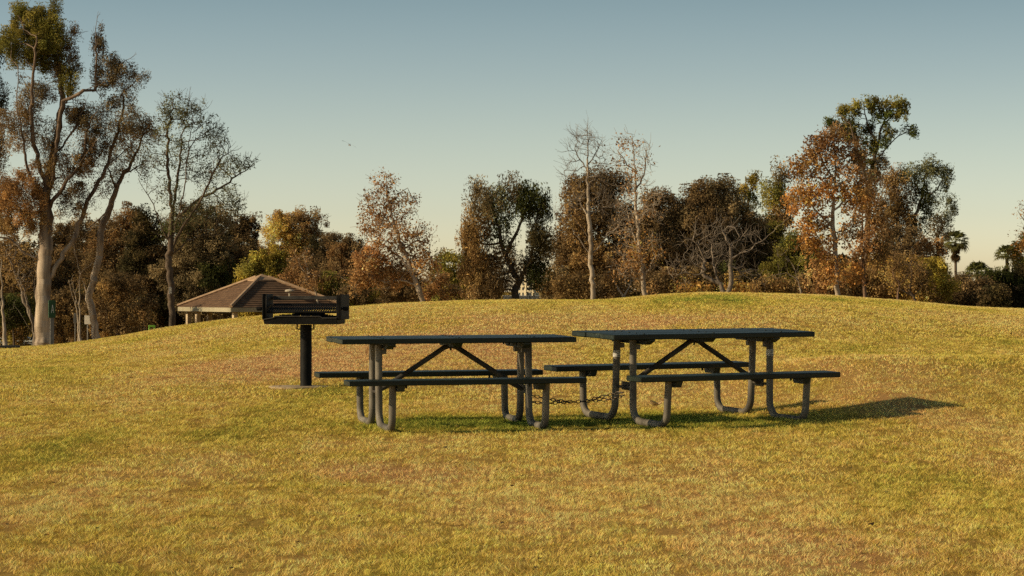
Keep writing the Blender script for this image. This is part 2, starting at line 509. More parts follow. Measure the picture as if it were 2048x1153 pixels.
def picnic_table(label, loc, yaw, rx, ry, Lt, Wt, Lb, Bw, sep, bh, legx, off, stickers):
    t = thing('picnic_table', label, 'picnic table', loc, (rx, ry, yaw), 'green plank picnic tables on the lawn')
    t.rotation_mode = 'XYZ'
    t.rotation_euler = (rx, ry, yaw)
    th = .044; H = .755
    m = MB(); pw = (Wt - .016) / 3
    for i in range(3):
        y0 = -Wt / 2 + i * (pw + .008)
        e = (.0, .006, .002)[i]
        m.box(-Lt / 2 + e, Lt / 2 - e * .5, y0, y0 + pw, H - th + .001 * (i % 2), H + .001 * (i % 2), .006)
    for x in (-legx, 0, legx):
        for i in range(3):
            yc = -Wt / 2 + i * (pw + .008) + pw / 2
            for dy in (-.06, .06):
                m.lathe([(.011, H), (.011, H + .003), (.006, H + .005)], 8, Matrix.Translation((x, yc + dy, .001)))
    m.build('tabletop', M_PLANK, t)
    for s in (-1, 1):
        m = MB()
        m.box(-Lb / 2 + off, Lb / 2 + off, s * sep - Bw / 2, s * sep + Bw / 2, bh - th, bh, .006)
        bo = m.build('bench_seat', M_PLANK, t)
        for x in (-legx, legx):
            c = MB()
            xi = x - .055 * (1 if x > 0 else -1)
            c.prism([(s * sep - Bw / 2 + .02, bh - th - .001), (s * sep - Bw / 2 + .045, bh - th - .05), (s * sep + Bw / 2 - .045, bh - th - .05), (s * sep + Bw / 2 - .02, bh - th - .001)],
                    0, xi - .03, xi + .03)
            c.lathe([(.009, 0), (.009, .028), (.005, .03)], 8, Matrix.Translation((xi + .07 * (1 if x < 0 else -1), s * sep + .05, bh - th - .03)))
            c.build('bench_cleat', M_CLEAT, bo)
    pr = .0302
    for sx in (-1, 1):
        x = sx * legx
        # cleat below the planks, bevelled ends, just inside the pipes
        c = MB(); xc = x - sx * .062
        hw = Wt / 2 - .02; zt = H - th - .001; zb = zt - .046
        c.prism([(-hw, zt), (-hw, zt - .012), (-hw + .07, zb), (hw - .07, zb), (hw, zt - .012), (hw, zt)], 0, xc - .03, xc + .03)
        for yy_ in (-.2, .05, .24):
            c.lathe([(.008, 0), (.008, .03), (.004, .032)], 8, Matrix.Translation((xc - sx * .06, yy_, zt - .032)))
        c.build('cleat', M_CLEAT, t)
        for s in (-1, 1):
            a = .125; rr = .13; yo = sep + .012
            pts2 = [(a, zt - .012), (a + .004, .5), (a + .012, rr + pr + .06)]
            pts2 += [(p[0] + .014, p[1]) for p in arc((a + rr, rr + pr), rr, PI, 1.5 * PI, 8)]
            r2 = .11
            pts2 += [(p[0], p[1]) for p in arc((yo - .018 - r2, r2 + pr), r2, 1.5 * PI, 2 * PI - .12, 8)]
            pts2 += [(yo - .012, .26), (yo, bh - th - .002)]
            m = MB(); m.tube([(x, s * p[0], p[1]) for p in pts2], pr, 16)
            # flange plate where the pipe meets the cleat
            m.box(min(x, xc), max(x, xc), s * a - .022, s * a + .022, zt - .09, zt - .05, .003)
            lg = m.build('leg', M_PIPE, t)
            if (sx, s) in stickers:
                k = MB(); zz = stickers[(sx, s)]
                k.tube([(x, s * (a + .003), zz), (x, s * (a + .003), zz + .055)], pr + .0015, 16)
                st = k.build('sticker', M_STICK, lg)
                q = MB()
                for r_i, zq in enumerate((.012, .026, .040)):
                    q.tube([(x + .012 - .01 * (r_i % 2), s * (a + .003) - (pr + .0005), zz + zq), (x - .014, s * (a + .003) - (pr - .002), zz + zq)], .0028, 6)
                q.build('lettering', M_INK, st)
        m = MB(); m.tube([(x, -.125, .30), (x, .125, .30)], .012, 10)
        m.box(x - sx * .012 - .006, x - sx * .012 + .006, -.06, .06, .275, .345, .003)
        m.build('cross_tube', M_BRACE, t)
        m = MB()
        m.tube([(x - sx * .02, 0, .305), (x - sx * .10, 0, .352), (sx * .10, 0, zt - .075), (sx * .055, 0, zt - .045), (sx * .012, 0, zt - .035)], [.016, .0215, .0215, .0215, .017], 12)
        m.build('brace', M_BRACE, t)
    c = MB(); hw = Wt / 2 - .06; zt = H - th - .001
    c.prism([(-hw, zt), (-hw + .05, zt - .034), (hw - .05, zt - .034), (hw, zt)], 0, -.035, .035)
    c.lathe([(.009, 0), (.009, .05), (.004, .052)], 8, Matrix.Translation((0, 0, zt - .07)))
    c.build('cleat', M_CLEAT, t)
    return t


picnic_table('weathered dark green picnic table beside the barbecue grill, no stickers on its legs', (-.514, 20.97, -1.160), R(14.6), R(.9), R(-.25),
             1.99, .715, 1.978, .232, .678, .436, .641, -.03, {})
picnic_table('dark green picnic table with pale stickers on its grey pipe legs, farther from the grill', (1.557, 21.51, -1.137), R(29.6), R(2.1), R(-.25),
             2.02, .675, 1.983, .222, .660, .440, .69, -.03, {(-1, 1): .545, (1, -1): .545}).scale = (1.018, 1.018, 1.018)

# ------------------------------------------------------------------ chain
M_CHAIN = mat_noise('rusty_chain', (.035, .026, .02), (.10, .08, .06), 30, .5, metallic=.5)


def chain(strands, pitch=.036, wire=.0038):
    m = MB(); k = 0
    for st in strands:
        P = [Vector(at(*p)) for p in st]
        seg = [(P[i + 1] - P[i]).length for i in range(len(P) - 1)]; tot = sum(seg)
        n = int(tot / pitch); acc = 0; i = 0
        for j in range(n):
            s = (j + .5) * tot / n
            while i < len(seg) - 1 and s > acc + seg[i]:
                acc += seg[i]; i += 1
            c = P[i].lerp(P[i + 1], (s - acc) / seg[i]); d = (P[i + 1] - P[i]).normalized()
            up = Vector((0, 0, 1)); side = d.cross(up).normalized(); up = side.cross(d)
            u = (up if j % 2 else side); u = (u + .35 * (side if j % 2 else up) * random.uniform(-1, 1)).normalized()
            a = .0225; b = .0125
            pts = [c + d * (a * math.cos(2 * PI * q / 12)) + u * (b * math.sin(2 * PI * q / 12)) for q in range(12)]
            m.tube(pts, wire, 6, closed=True)
    return m.build('chain', M_CHAIN)


ch = chain([[(1062, 790, 21.1), (1095, 797.5, 21.05), (1125, 802, 21.0), (1150, 803.5, 21.0), (1176, 800.5, 20.95), (1205, 792.5, 20.9), (1225, 787.5, 20.86), (1246, 784, 20.80)],
            [(1062, 803, 21.12), (1080, 805, 21.1), (1100, 806, 21.08), (1120, 804.5, 21.04), (1140, 803.3, 21.0)],
            [(1163, 802.5, 21.0), (1180, 801.5, 20.97), (1200, 800, 20.92), (1218, 798, 20.9), (1236, 794.5, 20.86), (1248, 790, 20.8)]])
tag(ch, 'rusty steel chain hanging between the two picnic tables', 'chain')

# ------------------------------------------------------------------ barbecue grill
M_IRON = mat_noise('black_iron', (.003, .003, .003), (.010, .009, .008), 9, .65, bump=.2, spec=.12, c2=(.022, .017, .013), p2=.8)
M_IRON2 = mat_noise('worn_grey_iron', (.02, .017, .014), (.055, .046, .036), 12, .55, bump=.2, spec=.4)
M_COAL = mat_noise('charcoal', (.004, .004, .004), (.015, .014, .013), 30, .9)
M_CONC = mat_noise('weathered_concrete', (.24, .175, .10), (.40, .30, .18), 9, .9, bump=.4)
gz = tz(GRX, GRY)
gr = thing('barbecue_grill', 'black iron park barbecue grill with grate on a pedestal post', 'barbecue grill', (GRX, GRY, gz), (0, 0, R(-6)))
m = MB(); m.lathe([(.064, 0), (.064, .012), (.0605, .02), (.0605, .645)], 24)
m.build('post', M_IRON, gr)
# fire pan with a sloped, notched front lip
m = MB()
hw = .365; dp = .27; zb = .652
m.box(-hw + .02, hw, -dp + .03, dp - .03, zb, zb + .012, .003)
m.prism([(-hw - .02, zb + .002), (hw, zb + .002), (hw + .005, zb + .062), (hw - .145, zb + .062), (hw - .165, zb + .078), (-hw + .10, zb + .078), (-hw + .07, zb + .062), (-hw - .03, zb + .045)], 1, -dp, -dp + .012)
m.box(-hw, hw, dp - .03, dp - .018, zb, zb + .07, .003)
for s in (-1, 1):
    m.box(s * hw - .006, s * hw + .006, -dp + .013, dp - .031, zb + .013, zb + .07, .003)
m.build('fire_pan', M_IRON, gr)
# pan lip catching the light
m = MB()
m.tube([(-hw - .03, -dp - .003, zb + .049), (-hw + .07, -dp - .003, zb + .066), (-hw + .10, -dp - .003, zb + .082), (hw - .165, -dp - .003, zb + .082), (hw - .145, -dp - .003, zb + .066), (hw + .005, -dp - .003, zb + .066)], .006, 8)
m.build('pan_lip', M_IRON2, gr)
for s in (-1, 1):
    m = MB()
    x = s * .405
    m.box(x - .008, x + .008, -.25, .25, .700, .960, .004)
    # raised slotted rail with notches for the grate
    for i, z in enumerate((.76, .82, .88)):
        m.box(x - s * .030 - .012, x - s * .030 + .012, -.245, -.205, z, z + .03, .003)
    m.box(x - s * .04, x - s * .009, -.25, -.235, .70, .955, .003) if s < 0 else m.box(.365, .396, -.25, -.235, .70, .955, .003)
    m.build('side_plate', M_IRON, gr)
m = MB(); m.box(-.394, .394, .235, .247, .905, .942, .003)
m.build('back_bar', M_IRON2, gr)
# tilted grate of rods running front to back, front rail and back rail
g_ = MB()
zf, zk = .790, .852
for i in range(31):
    x = -.37 + .74 * i / 30
    g_.tube([(x, -.225, zf), (x, .20, zk)], .0065, 8)
for (y, z, r) in ((-.232, zf - .012, .012), (-.05, zf + .022, .008), (.21, zk, .012)):
    g_.tube([(-.385, y, z), (.385, y, z)], r, 8)
g_.build('grate', M_IRON, gr)
for s in (-1, 1):
    m = MB()
    m.tube([(s * .40, -.20, .812), (s * .455, -.20, .812)], .008, 8)
    pts = [(s * (.425 + .0009 * i), -.20 + .017 * math.cos(i * .7), .812 + .017 * math.sin(i * .7)) for i in range(60)]
    m.tube(pts, .0055, 6)
    m.build('coil_handle', M_IRON, gr)
for s in (-1, 1):
    m = MB()
    m.tube([(s * .088, -.03, .655), (s * .088, -.03, .60), (s * .055, -.03, .60)], .008, 8)
    m.build('bracket', M_IRON, gr)
c = MB()
for i in range(110):
    x = random.uniform(-.33, .33); y = random.uniform(-.17, .17)
    hgt = .045 * math.exp(-((x - .02) / .18) ** 2) + .034
    s = random.uniform(.012, .026)
    Mx = Matrix.Translation((x, y, zb + .03 + hgt * random.uniform(.4, 1.3))) @ Matrix.Rotation(random.uniform(0, 3), 4, 'Z') @ Matrix.Rotation(random.uniform(0, 3), 4, 'X')
    c.box(-s, s, -s * .8, s * .8, -s * .7, s * .7, s * .3, Mx)
c.box(-.34, .34, -.2, .2, zb + .013, zb + .032, .004)
o = c.build('charcoal_heap', M_COAL)
o.location = gr.location; o.rotation_euler = gr.rotation_euler
tag(o, 'heap of black charcoal lying in the barbecue fire pan', 'charcoal')
# concrete pad
m = MB(); prof = []
kk = 40; vs_p = []; fs_p = []
for (rr, z) in ((.31, -.06), (.31, .000), (.297, .006)):
    for j in range(kk):
        a = 2 * PI * j / kk
        q = rr * (1 + .06 * math.sin(3 * a + 1) + .04 * math.sin(7 * a))
        vs_p.append((q * math.cos(a) - .08, q * math.sin(a) - .08, z))
for i in range(2):
    for j in range(kk):
        fs_p.append([i * kk + j, i * kk + (j + 1) % kk, (i + 1) * kk + (j + 1) % kk, (i + 1) * kk + j])
fs_p.append([2 * kk + j for j in range(kk)])
m.add(vs_p, fs_p)
o = m.build('concrete_pad', M_CONC); o.location = (GRX, GRY, gz + .004)
tag(o, 'small round concrete pad under the barbecue post', 'concrete pad')

# ------------------------------------------------------------------ pale curled leaf lying between the table legs
gx, gd = ground_at(1311, 819)
V = []; 
for i in range(7):
    t = i / 6 - .5
    for s in (-1, 0, 1):
        V.append((t * .11, s * .028 * math.cos(t * 2.6) + 0, .018 + .028 * abs(s) * (1 + .4 * math.sin(i)) + .02 * t * t * 4))
Fc = []
for i in range(6):
    for j in range(2):
        a = i * 3 + j; Fc.append((a, a + 1, a + 4, a + 3))
o = np_mesh('fallen_leaf', np.array(V), np.array(Fc), M_LITTER, col=np.tile((.50, .36, .19), (len(V), 1)), smooth=True)
o.location = (gx, gd, tz(gx, gd) + .02); o.rotation_euler = (R(15), 0, R(10))
tag(o, 'large pale curled dry leaf lying between the table legs', 'leaf')

#TREES#
# ------------------------------------------------------------------ trees
PAL = {
    'olive': [(.110, .098, .022), (.085, .080, .020), (.140, .115, .028)],
    'olivegold': [(.190, .145, .028), (.150, .120, .026), (.230, .170, .035)],
    'green': [(.065, .075, .018), (.090, .095, .024), (.050, .060, .016)],
    'dkgreen': [(.034, .040, .013), (.050, .052, .016), (.028, .030, .011)],
    'dark': [(.038, .032, .015), (.056, .042, .018), (.027, .024, .012)],
    'brown': [(.140, .090, .036), (.106, .066, .029), (.172, .114, .046)],
    'dkbrown': [(.098, .067, .033), (.074, .050, .025), (.122, .084, .040)],
    'rustbrown': [(.160, .092, .038), (.122, .070, .030), (.195, .118, .048)],
    'rust': [(0.1849, 0.1049, 0.0447), (0.1462, 0.0774, 0.0327), (0.2279, 0.1445, 0.0645)],
    'orange': [(0.2279, 0.1204, 0.0361), (0.1849, 0.0903, 0.0284), (0.2666, 0.1591, 0.0533)],
    'gold': [(.260, .165, .045), (.210, .135, .038), (.310, .205, .070)],
    'grey': [(.112, .084, .043), (.084, .064, .034), (.138, .104, .054)],
    'greygreen': [(.075, .075, .036), (.060, .062, .030), (.100, .096, .046)],
}


def grow(limbs, attr, step, kill, g, maxn=5200, iters=110, wob=.22, trop=.16, jit=.05):
    pos = []; par = []
    for li, lm in enumerate(limbs):
        lm = np.asarray(lm, float)
        last = -1
        if li > 0:
            P = np.asarray(pos); last = int(np.argmin(((P - lm[0]) ** 2).sum(1)))
        for i in range(len(lm)):
            if i == 0:
                if li == 0:
                    pos.append(lm[0]); par.append(-1); last = 0
                elif np.linalg.norm(lm[0] - pos[last]) > step * .6:
                    pos.append(lm[0]); par.append(last); last = len(pos) - 1
                continue
            a, b = lm[i - 1], lm[i]; d = np.linalg.norm(b - a); n = max(1, int(round(d / step)))
            for k in range(1, n + 1):
                q = a + (b - a) * k / n
                if k < n: q = q + g.normal(0, min(step * .13, jit), 3)
                pos.append(q); par.append(last); last = len(pos) - 1
    P = np.zeros((maxn + 600, 3)); n0 = len(pos); P[:n0] = pos; par = list(par)
    A = np.asarray(attr, float).reshape(-1, 3)
    nlimb = n0
    if len(A):
        D = ((A[:, None, :] - P[None, :n0, :]) ** 2).sum(2)
        near = D.argmin(1); dist = np.sqrt(D.min(1)); alive = dist > kill
        grown = {}
        for it in range(iters):
            if not alive.any() or n0 > maxn: break
            idx = np.where(alive)[0]
            vec = A[idx] - P[near[idx]]; vec /= np.linalg.norm(vec, axis=1)[:, None] + 1e-9
            acc = np.zeros((n0, 3)); np.add.at(acc, near[idx], vec)
            src = np.unique(near[idx]); dr_ = acc[src]; ln = np.linalg.norm(dr_, axis=1)
            dr_ = dr_ / (ln[:, None] + 1e-9) + g.normal(0, wob, (len(src), 3))
            dr_[:, 2] += trop
            dr_ /= np.linalg.norm(dr_, axis=1)[:, None]
            ok = np.array([grown.get(int(s), 0) < 4 for s in src])
            if not ok.all():
                bad = set(int(s) for s in src[~ok])
                alive &= ~np.isin(near, list(bad))
                src = src[ok]; dr_ = dr_[ok]
            if not len(src): continue
            new = P[src] + dr_ * step
            for s in src: grown[int(s)] = grown.get(int(s), 0) + 1
            m = len(new); P[n0:n0 + m] = new; par += [int(s) for s in src]
            D = ((A[:, None, :] - new[None]) ** 2).sum(2); dn = np.sqrt(D.min(1)); an = D.argmin(1)
            better = dn < dist
            near[better] = n0 + an[better]; dist[better] = dn[better]
            n0 += m
            alive &= dist > kill
    return P[:n0].copy(), np.array(par[:n0]), nlimb


def add_twigs(P, par, g, length, count, nlimb, up=.25):
    n = len(P); has = np.zeros(n, bool); has[par[par >= 0]] = True
    tips = np.where(~has)[0]; other = np.where(has & (np.arange(n) >= nlimb))[0]
    src = np.concatenate([np.repeat(tips, count), other])
    base = P[src] - P[np.maximum(par[src], 0)]
    base /= np.linalg.norm(base, axis=1)[:, None] + 1e-9
    d = base * .8 + g.normal(0, .55, (len(src), 3)); d[:, 2] += up
    d /= np.linalg.norm(d, axis=1)[:, None]
    L1 = length * g.uniform(.5, 1.1, len(src))
    p1 = P[src] + d * L1[:, None] * .5
    d2 = d + g.normal(0, .3, d.shape); d2[:, 2] += up * .5; d2 /= np.linalg.norm(d2, axis=1)[:, None]
    p2 = p1 + d2 * L1[:, None] * .5
    m = len(src)
    return (np.concatenate([P, p1, p2]), np.concatenate([par, src, n + np.arange(m)]))


def radii(P, par, r0, R0, ex=2.25, taper=.0145):
    n = len(P); acc = np.zeros(n)
    for i in range(n - 1, -1, -1):
        if acc[i] == 0: acc[i] = 1.0
        if par[i] >= 0: acc[par[i]] += acc[i]
    r = acc ** (1 / ex)
    k = math.log(max(R0 / r0, 1.01)) / math.log(max(r[0], 1.02))
    far = np.zeros(n)
    for i in range(n - 1, 0, -1):
        p = par[i]
        if p >= 0:
            far[p] = max(far[p], far[i] + math.dist(P[i], P[p]))
    return np.minimum(r0 * r ** k, r0 + taper * far + .0012 * far ** 2)


def branch_mesh(P, par, r, sel, k):
    """frusta for the selected child nodes; returns verts, quads"""
    n = len(P)
    best = np.full(n, -1); order = np.argsort(r)
    for i in order:
        if par[i] >= 0: best[par[i]] = i
    d = np.zeros((n, 3)); c = np.where(par >= 0)[0]
    d[c] = P[c] - P[par[c]]; d[par < 0] = (0, 0, 1)
    d /= np.linalg.norm(d, axis=1)[:, None] + 1e-9
    dj = d.copy(); hasb = best >= 0
    dj[hasb] = d[hasb] + d[best[hasb]]; dj /= np.linalg.norm(dj, axis=1)[:, None] + 1e-9
    c = np.where((par >= 0) & sel)[0]
    if not len(c): return None
    p = par[c]; main = best[p] == c
    rp = np.where(main, r[p], np.minimum(r[c] * 1.25, r[p])); dp = np.where(main[:, None], dj[p], d[c])
    def ring(center, dirs, rad):
        ref = np.tile(np.array([.13, .97, .2]), (len(dirs), 1))
        u = np.cross(dirs, ref); u /= np.linalg.norm(u, axis=1)[:, None] + 1e-9
        v = np.cross(dirs, u)
        a = np.arange(k) * 2 * PI / k
        return center[:, None] + rad[:, None, None] * (u[:, None] * np.cos(a)[None, :, None] + v[:, None] * np.sin(a)[None, :, None])
    A = ring(P[p], dp, rp); B = ring(P[c], dj[c], r[c])
    V = np.concatenate([A, B], 1).reshape(-1, 3)
    b = (np.arange(len(c)) * 2 * k)[:, None]
    j = np.arange(k); jn = (j + 1) % k
    Q = np.stack([b + j, b + jn, b + k + jn, b + k + j], -1).reshape(-1, 4)
    return V, Q


def leaf_mesh(C, S, size, wr, droop, colr, g, tri=True):
    """C centres, S sizes; random triangles / diamonds"""
    n = len(C)
    a = g.normal(0, 1, (n, 3)); a[:, 2] -= droop; a /= np.linalg.norm(a, axis=1)[:, None]
    b = np.cross(a, g.normal(0, 1, (n, 3))); b /= np.linalg.norm(b, axis=1)[:, None] + 1e-9
    Lh = (S * .5)[:, None]; Wh = (S * .5 * wr)[:, None]
    V = np.stack([C - a * Lh, C - b * Wh + a * Lh * .1, C + a * Lh, C + b * Wh + a * Lh * .1], 1).reshape(-1, 3)
    return V, np.arange(4 * n).reshape(-1, 4), np.repeat(colr, 4, 0)


TREE_N = [0]


def tree(name, label, cat, d, base, rad, bark, limbs, blobs, leaf=.17, wr=.45, sig=.30, droop=0.0, step=.42, r0=.010, twig=0.0, twigs=2,
         attd=4.0, split=False, group=None, zbase=None, depth=.75, shade=.55, kside=7, kill=None, wob=.22, leafpart='crown', up=.25, lm=2.9):
    """limbs and blobs are given in photograph pixels and turned into metres at distance d"""
    TREE_N[0] += 1
    g = np.random.default_rng(1000 + TREE_N[0])
    leaf = leaf * .72; attd = attd * 2.8; sig = sig * .9; step = step * .84; twig = twig or .35
    k = d / F
    x0 = (base - 1024) * k
    z0 = tz(x0, d) if zbase is None else zbase
    org = np.array([x0, d, z0])
    LM = []
    for li, limb in enumerate(limbs):
        dz = 0.0; out = []
        drift = g.uniform(-.35, .35) if li else 0
        acc = 0
        for i, q in enumerate(limb):
            p = at(q[0], q[1], d) - org
            if i: acc += np.hypot(q[0] - limb[i - 1][0], q[1] - limb[i - 1][1]) * k
            p[1] = drift * acc + (q[2] if len(q) > 2 else 0)
            out.append(p)
        if li == 0:
            out = [np.array([0, 0, -.15])] + [p for p in out if p[2] > .25]
        LM.append(np.array(out))
    att = []; acol = []; acov = []; ab = []
    for (cx, cy, rx, ry, cov, pal) in blobs:
        c = at(cx, cy, d) - org; a, b = rx * k, ry * k
        e = depth * (a * b) ** .5
        c[1] = g.uniform(-.5, .5) * e
        area = PI * a * b
        n = max(4, int(area * attd))
        q = g.normal(0, 1, (n, 3)); q /= np.linalg.norm(q, axis=1)[:, None]
        q *= (g.uniform(.15, 1, n) ** .45)[:, None]
        # ragged outline: push some points out, pull others in
        q *= g.uniform(.66, 1.26, n)[:, None]
        pts = c + q * np.array([a, e, b])
        ab += [g.uniform(.68, 1.35)] * n
        att.append(pts); acov.append(np.full(n, cov * area / n)); acol += [pal] * n
    if att:
        att = np.concatenate(att); acov = np.concatenate(acov)
        ok = att[:, 2] > .15
        att = att[ok]; acov = acov[ok]; acol = [c for c, o in zip(acol, ok) if o]; ab = np.array(ab)[ok]
    else:
        att = np.zeros((0, 3))
    P, par, nl = grow(LM, att, step, kill or step * 1.05, g, wob=wob, jit=rad * .3)
    if twig:
        P, par = add_twigs(P, par, g, twig, twigs, nl, up)
    r = radii(P, par, r0, rad, taper=min(.0145, rad / 12))
    # flare at the foot
    fl = P[:, 2]; near_base = (np.arange(len(P)) < 12)
    r = np.where(near_base, r * (1 + .45 * np.exp(-np.clip(fl, 0, 9) / .35)), r)
    t = thing(name, label, cat, tuple(org), group=group)
    rr = np.where(par >= 0, r, rad)
    thick = rr > (max(r0 * 2.2, .045) if split else 0)
    V, Q = branch_mesh(P, par, rr, thick & (rr > .05), kside) or (np.zeros((0, 3)), np.zeros((0, 4), int))
    o2 = branch_mesh(P, par, rr, thick & (rr <= .05), 4)
    if o2 is not None and len(Q):
        # two rings sizes in one mesh
        Q = np.concatenate([Q, o2[1] + len(V)]); V = np.concatenate([V, o2[0]])
    elif o2 is not None:
        V, Q = o2
    np_mesh('trunk', V, Q, M_BARKS[bark], t, smooth=True)
    if split:
        o3 = branch_mesh(P, par, rr, ~thick, 3)
        if o3 is not None:
            np_mesh('branches', o3[0], o3[1], M_BARKS['twig' if bark in ('pale', 'twig') else bark], t, smooth=True)
    # leaves
    if len(att):
        la = .5 * leaf * leaf * wr
        cnt = g.poisson(np.maximum(acov * lm / la, 0))
        if cnt.sum() > 0:
            C = np.repeat(att, cnt, 0); n = len(C)
            clump = g.uniform(.5, 1.5, len(att)); ssz = g.uniform(.5, 1.25, len(att))
            off = sig * np.clip(g.normal(0, 1, (n, 3)), -1.5, 1.5) * np.repeat(ssz, cnt)[:, None]
            off[:, 2] = off[:, 2] * (1 + droop * .6) - droop * sig * .6
            C = C + off
            C = C[:, :]
            pal = 2.3 * np.array([PAL[c][g.integers(0, 3)] for c in acol]) * (clump * ab)[:, None]
            colr = np.repeat(pal, cnt, 0) * g.uniform(.7, 1.35, n)[:, None]
            keep = C[:, 2] > .05
            C = C[keep]; colr = colr[keep]; n = len(C)
            S = leaf * np.clip(np.exp(g.normal(0, .42, n)), .4, 1.9)
            V, Q, cc = leaf_mesh(C, S, leaf, wr, droop, colr, g)
            np_mesh(leafpart, V, Q, M_LEAF, t, col=np.clip(cc, .004, .8))
            TREE_STAT.append((label, n, len(P)))
    return t


TREE_STAT = []


def dense(label, cat, cx, top, wd, pal, d, cov=2.3, base_y=None, pal2=None, leaf=.16, name='tree', group='trees along the far edge of the lawn', bark='brown', rad=.16, seed=0, nb=13, sig=.27, twig=0, bottom=None, droop=0.0, wr=.5, hollow=.12, attd=2.4):
    """a leafy tree or shrub whose crown is a ragged union of blobs between top and ground"""
    g = np.random.default_rng(seed * 31 + int(cx) * 7 + int(top))
    k = d / F
    zb = tz((cx - 1024) * k, d); yb = HOR - zb / k            # row of the foot
    bot = bottom if bottom is not None else min(np.interp(cx, SKX, SKY) + 6, yb)
    H = bot - top; wd = wd * (1.5 if cat == 'tree' else 1.3); cov = cov * 1.25
    blobs = []
    for i in range(nb):
        t = (i + .5) / nb
        cy = top + H * (.10 + .82 * t)
        w_ = wd * (.25 + .75 * math.sin(PI * min(1, .20 + .56 * t)))
        rx = w_ * g.uniform(.22, .34); ry = H * g.uniform(.09, .16)
        bx = cx + (g.uniform(.12, .5) * (-1 if i % 2 else 1)) * max(w_ - 1.2 * rx, 2)
        blobs.append((bx, cy, rx, ry, cov * g.uniform(.7, 1.2), pal if g.random() < .65 or not pal2 else pal2))
    blobs.append((cx + g.uniform(-.1, .1) * wd, top + H * .12, wd * .2, H * .12, cov, pal))
    blobs.append((cx + g.uniform(-.1, .1) * wd, top + H * .5, wd * .36, H * .3, cov * .7, pal))
    limbs = [[(cx, yb), (cx + g.uniform(-4, 4), bot - H * .15), (cx + g.uniform(-6, 6), bot - H * .45), (cx + g.uniform(-6, 6), top + H * .3)]]
    return tree(name, label, cat, d, cx, rad, bark, limbs, blobs, leaf=leaf, group=group, sig=sig, twig=twig, droop=droop, wr=wr, step=.5, attd=attd, kside=6, lm=1.7)


# --- left side ------------------------------------------------------------
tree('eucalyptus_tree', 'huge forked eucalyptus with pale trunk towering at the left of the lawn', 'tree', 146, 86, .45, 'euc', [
    [(86, 694), (84, 640), (86, 580), (90, 520), (93, 460), (92, 410), (94, 360), (104, 320), (114, 280), (118, 240), (125, 205)],
    [(98, 560), (115, 525), (140, 490), (152, 465), (160, 440), (172, 400), (190, 370), (205, 345), (225, 280), (238, 235), (242, 190)],
    [(95, 420), (112, 395), (135, 365), (160, 335), (180, 310), (200, 285)],
    [(92, 410), (100, 380), (110, 345), (118, 300), (122, 262), (133, 205), (160, 195), (190, 180), (215, 172)],
    [(80, 655), (71, 600), (72, 540), (70, 490), (64, 450), (50, 400), (25, 365), (5, 340)],
    [(70, 515), (52, 508), (38, 490), (18, 476), (0, 474), (-25, 470)],
    [(92, 365), (80, 330), (70, 290), (68, 230), (75, 150), (85, 80)],
    [(125, 205), (122, 170), (110, 120), (100, 70)],
    [(190, 180), (196, 120), (197, 70), (201, 40)],
    [(93, 410), (72, 385), (58, 335), (52, 275), (44, 205), (50, 140)], [(118, 300), (148, 262), (163, 232), (176, 205)], [(160, 335), (172, 300), (176, 262), (190, 235), (206, 215)],
    [(205, 345), (222, 322), (246, 300), (262, 285)], [(133, 205), (140, 175), (138, 140)], [(60, 430), (40, 420), (18, 415), (-5, 395)], [(140, 490), (165, 475), (186, 455), (205, 440)],
    [(215, 172), (232, 150), (244, 128), (262, 118)], [(242, 190), (262, 172), (282, 158)]],
    [(62, 45, 50, 42, 2.00, 'olive'), (45, 95, 42, 35, 1.62, 'olive'), (100, 70, 36, 45, 1.88, 'olive'), (85, 110, 40, 40, 1.50, 'olive'), (120, 110, 28, 50, 1.12, 'brown'), (135, 160, 24, 34, 1.00, 'olive'),
     (18, 62, 14, 20, 1.3, 'olive'), (108, 16, 18, 14, 1.3, 'olive'), (32, 18, 14, 12, 1.2, 'olive'), (142, 72, 12, 22, .9, 'brown'), (152, 125, 12, 20, .8, 'grey'), (225, 118, 20, 14, .9, 'grey'), (262, 190, 16, 18, .5, 'grey'), (255, 270, 24, 20, .6, 'brown'), (222, 195, 22, 18, .7, 'grey'),
     (197, 90, 12, 50, 0.94, 'grey'), (205, 150, 34, 30, 1.04, 'grey'), (245, 145, 30, 34, 0.76, 'grey'), (283, 158, 18, 12, 0.57, 'grey'), (75, 185, 40, 36, 0.76, 'grey'), (40, 250, 40, 55, 0.85, 'dkbrown'),
     (180, 240, 48, 40, 0.85, 'grey'), (150, 225, 20, 30, 1.14, 'brown'), (240, 235, 38, 34, 0.63, 'grey'), (45, 385, 60, 55, 1.38, 'rustbrown'), (120, 330, 55, 50, 0.66, 'brown'), (190, 295, 30, 30, 1.14, 'dkbrown'), (175, 330, 26, 26, 0.88, 'brown'),
     (0, 440, 40, 40, 1.12, 'brown'), (95, 270, 36, 40, 0.57, 'grey'), (150, 400, 40, 40, 0.66, 'dkbrown'), (70, 440, 40, 30, 1.00, 'brown')],
    leaf=.135, wr=.34, sig=.22, droop=.5, r0=.007, twig=.6, twigs=3, step=.40, attd=3.6, kside=10)

tree('eucalyptus_tree', 'dark eucalyptus cut off by the left picture edge behind the huge forked one', 'tree', 156, -45, .4, 'brown',
     [[(-45, 694), (-42, 560), (-40, 450), (-30, 330), (-20, 220), (-14, 130)]],
     [(-8, 110, 24, 44, 1.1, 'dkgreen'), (-4, 190, 20, 48, 1.0, 'dark'), (-8, 290, 28, 55, .9, 'dkbrown'), (-20, 400, 40, 60, 1.0, 'brown'), (-35, 200, 30, 80, .9, 'dkgreen')], leaf=.17, wr=.35, droop=.5, twig=.5)

